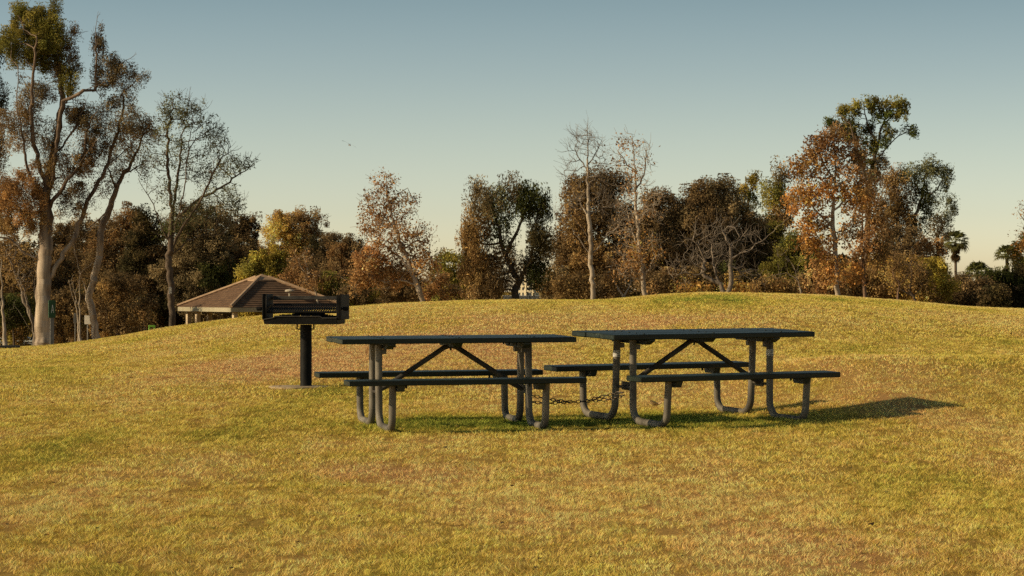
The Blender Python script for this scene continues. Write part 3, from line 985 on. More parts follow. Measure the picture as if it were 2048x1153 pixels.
tree('eucalyptus_tree', 'slim leaning eucalyptus with a bare pinkish trunk right of the huge one', 'tree', 158, 193, .23, 'euc', [
    [(194, 684), (190, 650), (184, 620), (177, 597), (183, 575), (192, 540), (200, 490), (206, 445), (218, 420), (232, 380), (245, 350), (262, 325), (280, 290), (286, 268)],
    [(178, 597), (171, 575), (161, 540), (153, 495), (147, 460)],
    [(218, 420), (200, 437), (180, 455), (160, 462)],
    [(232, 380), (222, 350), (212, 330)], [(245, 350), (270, 335), (290, 325)]],
    [(275, 245, 32, 30, .75, 'grey'), (250, 300, 40, 36, .4, 'grey'), (300, 262, 20, 30, .5, 'dkbrown'), (232, 335, 30, 28, .35, 'grey'), (288, 330, 20, 30, .25, 'grey'), (215, 370, 30, 24, .35, 'dkbrown'), (160, 470, 24, 26, .6, 'dkbrown')],
    leaf=.15, wr=.35, sig=.25, droop=.4, r0=.008, twig=.5, kside=10)

tree('vase_tree', 'tall sparse vase shaped tree with thin dark stems left of the pavilion', 'tree', 150, 343, .20, 'brown', [
    [(344, 660), (343, 600), (340, 560), (338, 520), (342, 480), (343, 430), (338, 380), (336, 320), (335, 260), (345, 205)],
    [(342, 480), (360, 430), (375, 370), (385, 310), (395, 250), (400, 220)],
    [(341, 500), (370, 450), (400, 410), (430, 350), (452, 315), (470, 305)],
    [(339, 490), (320, 440), (305, 400), (290, 375), (283, 360)],
    [(343, 510), (375, 480), (410, 470), (445, 468)],
    [(360, 430), (395, 400), (440, 375), (480, 345), (508, 328)],
    [(343, 430), (352, 370), (358, 300), (362, 240), (372, 190)]],
    [(352, 215, 26, 32, .45, 'greygreen'), (328, 250, 18, 45, .5, 'greygreen'), (385, 235, 30, 38, .45, 'greygreen'), (425, 275, 32, 38, .4, 'greygreen'), (350, 300, 35, 40, .3, 'greygreen'), (400, 330, 45, 40, .3, 'greygreen'),
     (460, 335, 40, 26, .38, 'greygreen'), (492, 325, 20, 14, .4, 'greygreen'), (335, 380, 34, 34, .22, 'greygreen'), (435, 395, 50, 34, .3, 'greygreen'), (305, 310, 22, 40, .2, 'greygreen'), (468, 405, 24, 22, .35, 'greygreen'), (380, 425, 55, 34, .28, 'greygreen'), (350, 460, 40, 30, .4, 'dkgreen')],
    leaf=.14, wr=.42, sig=.20, r0=.007, twig=.7, twigs=3, step=.38, attd=6, kside=9, up=.5, lm=2.3)

tree('crape_myrtle', 'bare multi stemmed shrub fanning out just left of the huge trunk', 'shrub', 152, 72, .16, 'twig', [
    [(74, 690), (68, 660), (58, 625), (45, 590), (36, 560), (25, 530), (12, 500)], [(72, 680), (66, 640), (58, 600), (48, 560), (40, 520)], [(72, 680), (70, 640), (67, 600), (62, 560)], [(70, 670), (50, 640), (30, 610)], [(74, 684), (76, 630), (75, 590)], [(60, 630), (54, 600), (50, 585)]],
    [(20, 530, 30, 40, .12, 'brown'), (50, 560, 30, 40, .12, 'brown'), (45, 510, 35, 30, .15, 'brown')], r0=.009, twig=.6, split=False, leaf=.14, attd=4)
for (bx, x1, x2, ty, d, lab) in [(10, 4, 3, 520, 140, 'thin white trunked birch sapling nearest the left picture edge'), (157, 154, 150, 585, 150, 'short slightly bent white sapling left of the straight white one'), (161, 160, 159, 555, 148, 'thin straight white sapling between the huge tree and the pale sign')]:
    tree('birch_sapling', lab, 'tree', d, bx, .13 if bx == 10 else .085, 'pale', [[(bx, 690), (bx - 1, 660), (x1, 620), (x2, ty)], [(x1, 620), (x1 - 8, 590), (x1 - 14, 560)]],
         [(x2, ty - 10, 18, 26, .15, 'brown')], r0=.008, twig=.4, leaf=.14, attd=3, group='thin white saplings')

for a in [
    ('broad brown tree filling the gap behind the huge forked trunk', 'tree', 150, 430, 120, 'dkbrown', 195, 1.8, None, 'brown'),
    ('rusty brown tree between the slim leaning eucalyptus and the vase tree', 'tree', 245, 408, 90, 'dkbrown', 190, 1.6, None, 'rustbrown'),
    ('dark ragged tree directly left of the vase tree', 'tree', 292, 415, 70, 'dark', 188, 1.5, None, 'dkbrown'),
    ('dark olive tree behind the right side of the vase tree', 'tree', 402, 402, 110, 'grey', 186, 2.0, None, 'dkgreen'),
    ('dark brown round topped tree above the left slope of the pavilion roof', 'tree', 474, 428, 76, 'dkbrown', 190, 2.2, None, 'dark'),
    ('low olive tree just above the left end of the pavilion roof', 'tree', 405, 500, 110, 'olive', 193, 2.2, None, 'dkgreen'),
    ('yellow green tree rising behind the pavilion roof peak', 'tree', 528, 500, 84, 'olivegold', 184, 2.3, None, 'olive'),
    ('large golden brown tree with pale twiggy top behind the pavilion', 'tree', 590, 418, 125, 'gold', 205, 1.5, None, 'brown'),
    ('dark brown tree to the right of the golden one', 'tree', 655, 462, 66, 'dkbrown', 200, 2.0, None, 'dark'),
    ('dark tree left of the leaning orange sycamore', 'tree', 694, 468, 70, 'dkbrown', 196, 2.0, None, 'rustbrown'),
    ('very dark tree standing right behind the vase tree trunk', 'tree', 330, 505, 90, 'dark', 192, 2.4, None, 'dkgreen'),
    ('pale brown tree at the left picture edge behind the bare shrub', 'tree', 18, 470, 90, 'brown', 176, 1.5, None, 'olive'),
    ('brown tree behind the forked foot of the huge eucalyptus', 'tree', 112, 500, 90, 'dkbrown', 178, 1.9, None, 'brown'),
]:
    dense(a[0], a[1], a[2], a[3], a[4], a[5], a[6], cov=a[7], base_y=a[8], pal2=a[9], seed=len(a[0]), twig=.7 if 'golden' in a[0] else .3)
for a in [
    ('bare reddish brown bush between the slim eucalyptus and the green play frame', 238, 545, 120, 'dkbrown', 168, .9, 'brown'),
    ('dark green bush in the gap left of the huge trunk', 28, 590, 70, 'dkgreen', 172, 2.3, 'dark'),
    ('brown bush behind the tall green sign', 128, 575, 70, 'dkbrown', 170, 1.4, 'brown'),
    ('dark bush behind the pale sign and the slim eucalyptus', 184, 560, 70, 'dark', 172, 1.6, 'dkbrown'),
    ('black green bush behind the lime green play frame', 312, 560, 70, 'dark', 192, 2.4, 'dkgreen'),
    ('brown undergrowth bush seen below the left pavilion eave', 425, 575, 90, 'dkbrown', 190, 1.8, 'olive'),
    ('olive brown bush seen below the middle of the pavilion eave', 500, 585, 90, 'brown', 188, 1.8, 'olive'),
    ('orange leaved bush right of the pavilion roof peak', 600, 520, 66, 'rust', 178, 1.0, 'olivegold'),
    ('olive green bush behind the barbecue grill', 650, 545, 80, 'olive', 180, 1.8, 'brown'),
    ('brown bush left of the leaning orange sycamore', 715, 560, 70, 'dkbrown', 172, 1.8, 'olive'),
]:
    dense(a[0], 'shrub', a[1], a[2], a[3], a[4], a[5], cov=a[6], pal2=a[7], name='shrub', rad=.08, seed=len(a[0]) + 3, nb=10, group='bushes along the far edge of the lawn', twig=.6, bottom=656 if 'gap left' in a[0] else None)
tree('leafless_tree', 'thin pale leaning stem among orange leaves right of the pavilion peak', 'tree', 168, 640, .10, 'pale', [[(640, 620), (632, 585), (618, 555), (600, 530), (588, 505)], [(618, 555), (612, 530), (604, 505)]],
     [(600, 520, 22, 24, .25, 'rust'), (615, 560, 26, 24, .5, 'rust')], r0=.008, twig=.5)

# --- middle ---------------------------------------------------------------
tree('sycamore_tree', 'leaning pale trunked sycamore with sparse rusty orange leaves', 'tree', 140, 846, .15, 'pale', [
    [(846, 612), (834, 570), (820, 535), (805, 495), (790, 455), (779, 410), (773, 370), (770, 342)],
    [(820, 535), (792, 508), (762, 488), (735, 482)], [(805, 495), (835, 480), (860, 488)], [(790, 455), (765, 430), (745, 420)], [(779, 410), (800, 385), (815, 375)], [(834, 570), (800, 560), (770, 565)]],
    [(770, 362, 26, 26, .40, 'rust'), (762, 405, 40, 32, .40, 'rust'), (800, 415, 40, 36, .32, 'rust'), (745, 450, 38, 32, .45, 'rust'), (792, 465, 60, 32, .40, 'rust'), (845, 470, 26, 28, .32, 'rust'), (738, 518, 40, 36, 1.0, 'rust'),
     (775, 550, 64, 32, .95, 'rust'), (850, 525, 32, 40, .6, 'rustbrown'), (718, 560, 28, 26, .8, 'rustbrown'), (800, 510, 40, 30, .6, 'rust')],
    leaf=.13, wr=.75, sig=.22, r0=.007, twig=.6, twigs=3, attd=6, kside=9, lm=2.7)
dense('olive bush in the gap between orange sycamore and dark pepper tree', 'shrub', 915, 500, 84, 'olive', 165, cov=2.0, pal2='olivegold', name='shrub', rad=.1, seed=2, group='bushes along the far edge of the lawn')
dense('rust coloured low bush at the foot of the leaning sycamore', 'shrub', 882, 548, 66, 'rustbrown', 155, cov=1.6, pal2='rust', name='shrub', rad=.08, seed=3, nb=5, group='bushes along the far edge of the lawn')
dense('dark brown bush behind the base of the leaning sycamore', 'shrub', 800, 545, 90, 'dkbrown', 176, cov=1.8, pal2='olive', name='shrub', rad=.08, seed=4, nb=6, group='bushes along the far edge of the lawn')

tree('pepper_tree', 'dark drooping pepper tree with crooked trunk in front of the pale building', 'tree', 140, 1031, .36, 'dark', [
    [(1031, 606), (1029, 582), (1040, 562), (1024, 540), (1011, 510), (1000, 470), (990, 430), (985, 400)],
    [(1011, 510), (1030, 472), (1044, 440), (1040, 415)], [(1040, 562), (1055, 530), (1068, 490), (1072, 440)], [(990, 430), (965, 420), (950, 410)]],
    [(958, 400, 36, 38, 1.3, 'grey'), (1022, 375, 22, 30, 1.0, 'grey'), (990, 400, 34, 30, 1.2, 'greygreen'), (1072, 405, 32, 40, 1.4, 'dkgreen'), (948, 460, 30, 44, 1.5, 'brown'), (1000, 455, 34, 30, .7, 'dkgreen'), (1080, 470, 26, 50, 1.7, 'dark'),
     (955, 535, 36, 48, 1.7, 'brown'), (1000, 545, 34, 40, 1.3, 'dkbrown'), (1072, 530, 26, 40, 1.4, 'dkgreen'), (940, 500, 22, 40, 1.2, 'brown'), (1045, 400, 24, 36, 1.1, 'dkgreen'), (1050, 530, 22, 24, .6, 'dkbrown'), (1010, 500, 30, 26, .8, 'dkbrown'), (972, 575, 36, 24, 1.5, 'dkbrown')],
    leaf=.20, wr=.28, sig=.26, droop=1.3, r0=.009, twig=.35, kside=9)

tree('evergreen_tree', 'bulky brown evergreen behind the two bare birches', 'tree', 168, 1196, .3, 'brown', [
    [(1196, 604), (1198, 560), (1195, 500), (1200, 440), (1205, 380), (1215, 345)], [(1195, 500), (1165, 450), (1150, 400)], [(1200, 440), (1235, 400), (1245, 370)]],
    [(1150, 392, 34, 36, 1.8, 'brown'), (1196, 372, 46, 34, 2.0, 'dkbrown'), (1238, 362, 28, 26, 1.2, 'dkbrown'), (1160, 450, 46, 42, 2.2, 'brown'), (1225, 430, 46, 46, 2.1, 'dkbrown'), (1180, 515, 64, 46, 2.2, 'brown'), (1128, 500, 28, 46, 1.8, 'dkbrown'), (1245, 500, 40, 50, 1.8, 'dkbrown'), (1190, 560, 66, 36, 2.0, 'brown')],
    leaf=.19, wr=.45, sig=.3, droop=.5, twig=.4)
tree('birch_tree', 'tall leafless birch with white trunk standing alone at the crest', 'tree', 135, 1187, .13, 'pale', [
    [(1187, 606), (1184, 540), (1182, 500), (1178, 440), (1176, 380), (1175, 330), (1176, 290), (1175, 252)],
    [(1180, 508), (1160, 478), (1140, 452), (1122, 440), (1108, 432)], [(1178, 440), (1160, 398), (1142, 400), (1128, 408)], [(1184, 512), (1200, 490), (1215, 465), (1235, 455), (1246, 438)],
    [(1178, 430), (1196, 420), (1215, 415)], [(1176, 330), (1190, 308), (1204, 280)], [(1175, 340), (1160, 318), (1150, 296)], [(1181, 480), (1165, 455), (1150, 440)]],
    [(1172, 282, 28, 28, 0, 'rust'), (1152, 300, 18, 26, 0, 'rust'), (1196, 305, 20, 30, 0, 'rust'), (1142, 345, 24, 24, 0, 'rust'), (1120, 430, 22, 18, 0, 'rust'), (1238, 440, 18, 20, 0, 'rust'), (1160, 400, 28, 24, 0, 'rust'), (1208, 405, 24, 24, 0, 'rust'), (1200, 350, 24, 24, 0, 'rust')],
    r0=.0055, twig=.85, twigs=6, split=True, attd=12, step=.30, kside=9, up=.45)
tree('sycamore_tree', 'tall bare sycamore with a few orange leaves right of the white birch', 'tree', 138, 1291, .13, 'pale', [
    [(1291, 600), (1286, 560), (1279, 500), (1275, 450), (1271, 400), (1270, 350), (1268, 300), (1264, 268)],
    [(1281, 520), (1264, 455), (1254, 410)], [(1270, 345), (1250, 320), (1236, 300)], [(1275, 440), (1290, 420), (1301, 388)], [(1270, 380), (1288, 350), (1294, 310)], [(1286, 560), (1305, 520), (1325, 505)]],
    [(1258, 290, 22, 24, .22, 'orange'), (1240, 322, 18, 22, .16, 'rust'), (1288, 312, 18, 32, .06, 'rust'), (1272, 375, 34, 36, .08, 'rust'), (1300, 415, 30, 38, .10, 'rust'), (1250, 440, 28, 38, .10, 'rust'), (1265, 340, 16, 14, .3, 'orange'), (1285, 500, 40, 36, .35, 'orange'), (1260, 530, 36, 30, .4, 'rust')],
    r0=.006, twig=.8, twigs=5, attd=9, step=.32, leaf=.13, wr=.75, kside=9, lm=2.2, up=.4)
tree('sycamore_tree', 'pale forked sycamore stem leaning left beside the bare sycamore foot', 'tree', 142, 1246, .14, 'pale', [[(1246, 603), (1238, 580), (1228, 562), (1215, 545)], [(1246, 600), (1258, 575), (1262, 550)]],
     [(1225, 545, 30, 24, .3, 'rustbrown'), (1265, 545, 26, 26, .4, 'rustbrown')], r0=.008, twig=.6, leaf=.15, wr=.7)
for a in [
    ('grey brown evergreen right of the bare sycamore', 1316, 376, 100, 'dkbrown', 172, 1.8, 'grey'),
    ('dark evergreen between two brown ones behind the spreading bare tree', 1356, 402, 84, 'dark', 176, 2.2, 'dkgreen'),
    ('tall brown evergreen behind the spreading bare tree', 1410, 352, 112, 'dkbrown', 172, 2.0, 'grey'),
    ('dark brown evergreen right of the tall brown one', 1466, 396, 92, 'dkbrown', 174, 2.0, 'dark'),
    ('olive brown tree below the small olive tuft', 1520, 440, 84, 'dkbrown', 178, 2.0, 'olive'),
    ('low olive tree left of the orange sycamore', 1592, 465, 90, 'olive', 165, 2.0, 'dkgreen'),
]:
    dense(a[0], 'tree', a[1], a[2], a[3], a[4], a[5], cov=a[6], pal2=a[7], seed=len(a[0]), twig=.5, droop=.4)
tree('bare_tree', 'wide spreading leafless tree with pale crooked branches at the crest', 'tree', 120, 1452, .17, 'twig', [
    [(1450, 590), (1456, 584), (1462, 568), (1461, 541), (1462, 518), (1461, 492), (1453, 480), (1446, 465), (1442, 453)],
    [(1451, 588), (1446, 584), (1442, 568), (1430, 562), (1411, 553), (1405, 545), (1411, 522)],
    [(1462, 518), (1482, 505), (1494, 503), (1509, 488), (1522, 482), (1545, 463), (1551, 453), (1574, 436)],
    [(1440, 568), (1432, 549), (1427, 526), (1425, 503), (1427, 476)], [(1411, 522), (1404, 507), (1396, 490), (1385, 480), (1368, 476)],
    [(1461, 534), (1480, 545), (1501, 537), (1511, 539), (1522, 551)], [(1446, 465), (1456, 452), (1469, 455), (1480, 476)], [(1411, 540), (1390, 530), (1372, 520), (1350, 522)], [(1405, 545), (1388, 550), (1370, 545), (1345, 555)]],
    [(1440, 470, 56, 32, 0, 'rust'), (1400, 508, 42, 36, 0, 'rust'), (1490, 490, 48, 36, 0, 'rust'), (1368, 540, 38, 28, 0, 'rust'), (1500, 548, 38, 22, 0, 'rust'), (1445, 515, 46, 34, 0, 'rust')],
    r0=.006, twig=.75, twigs=4, split=True, attd=7, step=.3, wob=.34, kside=8)
tree('evergreen_tree', 'small olive tuft of a tall tree poking above the brown evergreens', 'tree', 210, 1498, .2, 'brown', [[(1500, 600), (1500, 500), (1498, 440), (1497, 400), (1503, 360)], [(1497, 410), (1482, 392)]],
     [(1506, 362, 11, 18, 1.8, 'olivegold'), (1484, 382, 14, 14, 1.8, 'olivegold'), (1500, 392, 14, 12, 1.6, 'green'), (1508, 410, 8, 10, .8, 'green')], leaf=.22, sig=.3)
tree('eucalyptus_tree', 'narrow olive brown eucalyptus left of the orange sycamore', 'tree', 182, 1552, .25, 'brown', [[(1555, 600), (1553, 520), (1550, 460), (1556, 400), (1560, 345)], [(1550, 460), (1536, 430)]],
     [(1561, 348, 16, 22, 1.2, 'grey'), (1545, 385, 24, 30, 1.6, 'olive'), (1564, 425, 26, 34, 1.6, 'brown'), (1542, 460, 30, 34, 1.8, 'dkgreen'), (1550, 510, 34, 34, 1.6, 'olive')], leaf=.19, droop=.6, sig=.3, twig=.4)
tree('leafless_tree', 'slim pale stem with bare twigs left of the orange sycamore foot', 'tree', 138, 1603, .09, 'pale', [[(1603, 596), (1597, 562), (1586, 530), (1574, 512)], [(1597, 560), (1575, 545), (1550, 550), (1530, 556)], [(1592, 545), (1602, 520)]],
     [(1570, 520, 26, 26, 0, 'rust'), (1550, 556, 26, 18, 0, 'rust'), (1604, 520, 16, 22, 0, 'rust')], r0=.007, twig=.5, split=True, attd=6, step=.34)

# --- right side -------------------------------------------------------------
tree('sycamore_tree', 'big orange brown sycamore with a straight pale trunk', 'tree', 135, 1675, .14, 'pale', [
    [(1675, 602), (1674, 560), (1672, 520), (1671, 480), (1665, 450), (1668, 400), (1672, 340), (1668, 290)],
    [(1665, 450), (1640, 430), (1615, 400), (1600, 370)], [(1668, 420), (1700, 390), (1720, 358)], [(1665, 455), (1635, 446), (1608, 450)], [(1670, 470), (1695, 450), (1712, 430)], [(1668, 360), (1650, 330), (1642, 305)]],
    [(1655, 288, 36, 30, 1.2, 'rust'), (1620, 340, 42, 36, 1.2, 'orange'), (1690, 330, 44, 42, 1.1, 'rust'), (1604, 398, 32, 38, 1.2, 'orange'), (1650, 385, 46, 36, 1.1, 'orange'), (1706, 395, 38, 34, 1.0, 'orange'), (1618, 455, 34, 32, 1.1, 'orange'),
     (1640, 492, 44, 24, 1.2, 'orange'), (1700, 462, 34, 30, .7, 'rust'), (1640, 440, 30, 24, .6, 'rust'), (1738, 372, 26, 36, .8, 'rust'), (1668, 262, 20, 18, 1.0, 'rust'), (1632, 305, 26, 24, 1.1, 'rust'), (1665, 540, 34, 30, .8, 'orange'), (1712, 300, 22, 26, .8, 'rust')],
    leaf=.15, wr=.75, sig=.25, r0=.008, twig=.4, attd=4, kside=9, lm=2.1)
tree('sycamore_tree', 'rusty thin sycamore right of the big orange one', 'tree', 142, 1731, .11, 'rust', [
    [(1731, 606), (1728, 545), (1722, 480), (1726, 420), (1720, 380)], [(1724, 470), (1745, 440), (1755, 410)], [(1728, 540), (1710, 510), (1700, 500)]],
    [(1725, 425, 26, 34, .55, 'rustbrown'), (1742, 475, 28, 36, .55, 'rust'), (1735, 385, 24, 30, .7, 'rustbrown'), (1752, 430, 26, 34, .7, 'rustbrown'), (1760, 500, 26, 34, .8, 'brown'), (1715, 500, 24, 24, .6, 'rust'), (1712, 545, 26, 20, .7, 'orange')], leaf=.17, wr=.7, sig=.25, r0=.008, twig=.45)
tree('sycamore_tree', 'short leaning rusty sapling at the foot of the big orange sycamore', 'tree', 136, 1641, .08, 'rust', [[(1641, 598), (1636, 572), (1628, 545), (1624, 530)]],
     [(1650, 560, 34, 28, .9, 'rust'), (1632, 535, 22, 20, .6, 'rustbrown'), (1660, 585, 24, 14, 1.0, 'rustbrown'), (1700, 556, 26, 16, .8, 'orange')], leaf=.16, wr=.75, sig=.24, r0=.007, twig=.3)
tree('eucalyptus_tree', 'tallest leaning eucalyptus with clumped olive crown above the orange sycamore', 'tree', 172, 1734, .20, 'brown', [
    [(1734, 606), (1733, 520), (1735, 450), (1738, 400), (1745, 330), (1755, 290), (1765, 250), (1775, 218)],
    [(1745, 330), (1770, 300), (1800, 270), (1822, 262)], [(1738, 380), (1716, 312), (1702, 272), (1690, 242)], [(1765, 250), (1785, 230), (1805, 220)], [(1755, 290), (1735, 250), (1728, 220)]],
    [(1725, 215, 24, 16, 1.25, 'olive'), (1694, 224, 22, 18, 1.25, 'olive'), (1752, 207, 20, 14, 1.25, 'olive'), (1786, 208, 24, 15, 1.25, 'olive'), (1806, 228, 18, 16, 1.1, 'olive'), (1820, 258, 14, 12, 1.4, 'green'), (1768, 234, 22, 14, 1.2, 'green'), (1662, 246, 14, 13, 1.6, 'green'), (1678, 262, 14, 14, 1.4, 'brown'),
     (1738, 284, 18, 16, 1.5, 'olive'), (1706, 280, 18, 18, 1.0, 'dkgreen'), (1768, 290, 12, 16, 1.0, 'green'), (1740, 255, 18, 12, 1.3, 'dkgreen'), (1700, 250, 16, 12, 1.4, 'olive'), (1810, 206, 14, 10, 1.1, 'olive'), (1728, 315, 26, 22, .9, 'olive'), (1760, 330, 20, 24, .8, 'grey'), (1702, 262, 22, 18, 1.3, 'olive'), (1745, 360, 22, 26, .8, 'rustbrown'), (1775, 262, 20, 14, 1.0, 'olive'), (1758, 220, 18, 12, 1.1, 'olive')],
    leaf=.20, wr=.4, sig=.21, droop=.3, r0=.009, twig=.3, kside=8, shade=.6)
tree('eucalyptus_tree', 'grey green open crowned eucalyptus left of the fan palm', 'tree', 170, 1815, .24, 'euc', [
    [(1815, 606), (1818, 560), (1815, 510), (1822, 465), (1836, 420), (1846, 390), (1850, 350)],
    [(1836, 420), (1860, 395), (1880, 372), (1892, 352)], [(1822, 465), (1800, 420), (1790, 380)], [(1846, 390), (1830, 365), (1822, 350)]],
    [(1826, 345, 28, 20, 1.0, 'greygreen'), (1862, 338, 30, 22, 1.1, 'greygreen'), (1892, 362, 16, 22, 1.1, 'greygreen'), (1786, 368, 26, 30, 1.3, 'brown'), (1780, 405, 34, 36, 1.2, 'brown'), (1805, 430, 30, 30, 1.0, 'brown'), (1775, 450, 30, 30, 1.0, 'dkbrown'), (1846, 392, 20, 26, 1.2, 'dkgreen'), (1852, 425, 18, 16, .8, 'greygreen'), (1800, 350, 18, 16, .8, 'greygreen'), (1832, 446, 12, 22, 1.4, 'dkgreen'), (1870, 395, 18, 14, .8, 'greygreen'), (1815, 395, 20, 26, .5, 'brown')],
    leaf=.19, wr=.36, sig=.26, droop=.6, r0=.008, twig=.45, kside=8)
tree('eucalyptus_tree', 'thin sparse eucalyptus immediately left of the fan palm', 'tree', 176, 1874, .15, 'brown', [[(1874, 606), (1876, 540), (1876, 480), (1884, 445), (1900, 420), (1910, 405)], [(1876, 490), (1868, 460), (1866, 440)]],
     [(1906, 408, 10, 20, 1.2, 'greygreen'), (1890, 432, 20, 12, 1.0, 'greygreen'), (1870, 450, 18, 22, .8, 'grey'), (1885, 465, 18, 16, .8, 'grey'), (1878, 495, 16, 18, .35, 'brown')], leaf=.18, wr=.36, sig=.24, droop=.6, r0=.007, twig=.4)
for a in [
    ('round brown tree below the grey green eucalyptus', 'tree', 1792, 450, 90, 'dkbrown', 165, 1.5, 'rustbrown'),
    ('rusty brown tree below and left of the fan palm', 'tree', 1852, 470, 56, 'rustbrown', 168, 1.4, 'dkbrown'),
    ('golden brown bush around the two crooked stems', 'shrub', 1796, 505, 110, 'brown', 158, 1.4, 'gold'),
    ('golden olive bush right of the crooked stems', 'shrub', 1860, 518, 80, 'olivegold', 160, 1.6, 'brown'),
    ('brown bush right of the rusty thin sycamore', 'shrub', 1748, 520, 76, 'rustbrown', 160, 1.4, 'dkbrown'),
    ('reddish brown bush under the fan palm', 'shrub', 1925, 552, 74, 'dkbrown', 164, 1.8, 'rustbrown'),
    ('dark bush between the fan palm and the bushy palm', 'shrub', 1955, 560, 90, 'dkbrown', 162, 2.0, 'dark'),
    ('black green mass of foliage at the right picture edge', 'tree', 2022, 530, 84, 'dark', 168, 2.6, 'dkgreen'),
    ('golden tree cut off by the right picture edge', 'tree', 2052, 465, 50, 'olivegold', 172, 2.0, 'gold'),
]:
    dense(a[0], a[1], a[2], a[3], a[4], a[5], a[6], cov=a[7], pal2=a[8], name=a[1], seed=len(a[0]) + 1, twig=.6, group='trees along the far edge of the lawn' if a[1] == 'tree' else 'bushes along the far edge of the lawn')
tree('leafless_tree', 'crooked dark stem with spreading low arms right of the short orange trunk', 'tree', 146, 1834, .17, 'brown', [[(1834, 610), (1827, 592), (1818, 580), (1814, 570)], [(1825, 588), (1805, 580), (1790, 575), (1775, 568)], [(1827, 590), (1838, 580), (1846, 570)], [(1818, 580), (1822, 550), (1820, 520)]],
     [(1830, 545, 30, 26, .4, 'brown'), (1785, 555, 30, 20, .5, 'gold')], r0=.009, twig=.6, leaf=.15)
tree('leafless_tree', 'short orange lit trunk beside the crooked dark stem', 'tree', 144, 1795, .15, 'rust', [[(1795, 608), (1796, 585), (1799, 570), (1806, 560)], [(1799, 572), (1790, 556), (1786, 540)]],
     [(1795, 540, 30, 26, .6, 'brown')], r0=.009, twig=.6, leaf=.15)
tree('bare_tree', 'bare twiggy tree top reaching in from the right picture edge', 'tree', 150, 2080, .18, 'twig', [[(2080, 620), (2075, 520), (2066, 450), (2060, 410)], [(2070, 480), (2052, 440), (2040, 420)]],
     [(2048, 430, 18, 26, .1, 'orange'), (2050, 480, 20, 20, .6, 'orange')], r0=.007, twig=.5, attd=5)
# undergrowth along the crest
for (cx, top, wd, pal, pal2, d, cov, lab) in [
    (945, 560, 80, 'dkbrown', 'olive', 172, 2.0, 'brown bush behind the left skirt of the pepper tree'),
    (1110, 535, 66, 'brown', 'grey', 160, 1.1, 'twiggy grey brown bush right of the pepper tree'),
    (1150, 545, 70, 'brown', 'dkbrown', 158, 1.4, 'brown bush left of the white birch foot'),
    (1212, 548, 50, 'dkbrown', 'brown', 160, 1.6, 'brown bush right of the white birch foot'),
    (1318, 540, 66, 'dkbrown', 'rustbrown', 156, 1.8, 'dark brown bush right of the bare sycamore foot'),
    (1372, 545, 66, 'dkbrown', 'gold', 156, 1.6, 'brown bush behind the left arms of the spreading bare tree'),
    (1425, 530, 70, 'dkbrown', 'dkgreen', 158, 1.8, 'dark bush straight behind the spreading bare tree'),
    (1492, 545, 70, 'dark', 'gold', 156, 1.8, 'dark bush behind the right arms of the spreading bare tree'),
    (1545, 558, 80, 'brown', 'rustbrown', 150, 1.1, 'low pinkish brown brush left of the pale slim stem'),
    (1620, 545, 60, 'dkbrown', 'rust', 158, 1.6, 'dark rusty bush left of the orange sycamore trunk'),
    (1702, 540, 60, 'dkbrown', 'rustbrown', 158, 1.8, 'dark bush right of the orange sycamore trunk'),
    (1990, 575, 66, 'dark', 'dkbrown', 152, 2.2, 'low dark bush left of the black green mass'),
]:
    dense(lab, 'shrub', cx, top, wd, pal, d, cov=cov, pal2=pal2, name='shrub', rad=.07, seed=len(lab), nb=10, twig=.6, group='bushes along the far edge of the lawn')
for (cx, wd, lab) in [(1395, 60, 'low golden leafy ground bush left of the spreading bare tree'), (1470, 60, 'low golden leafy ground bush beneath the spreading bare tree')]:
    dense(lab, 'shrub', cx, 568, wd, 'gold', 128, cov=1.2, pal2='orange', name='shrub', rad=.04, seed=cx, nb=6, group='bushes along the far edge of the lawn', wr=.8, leaf=.15, sig=.2)


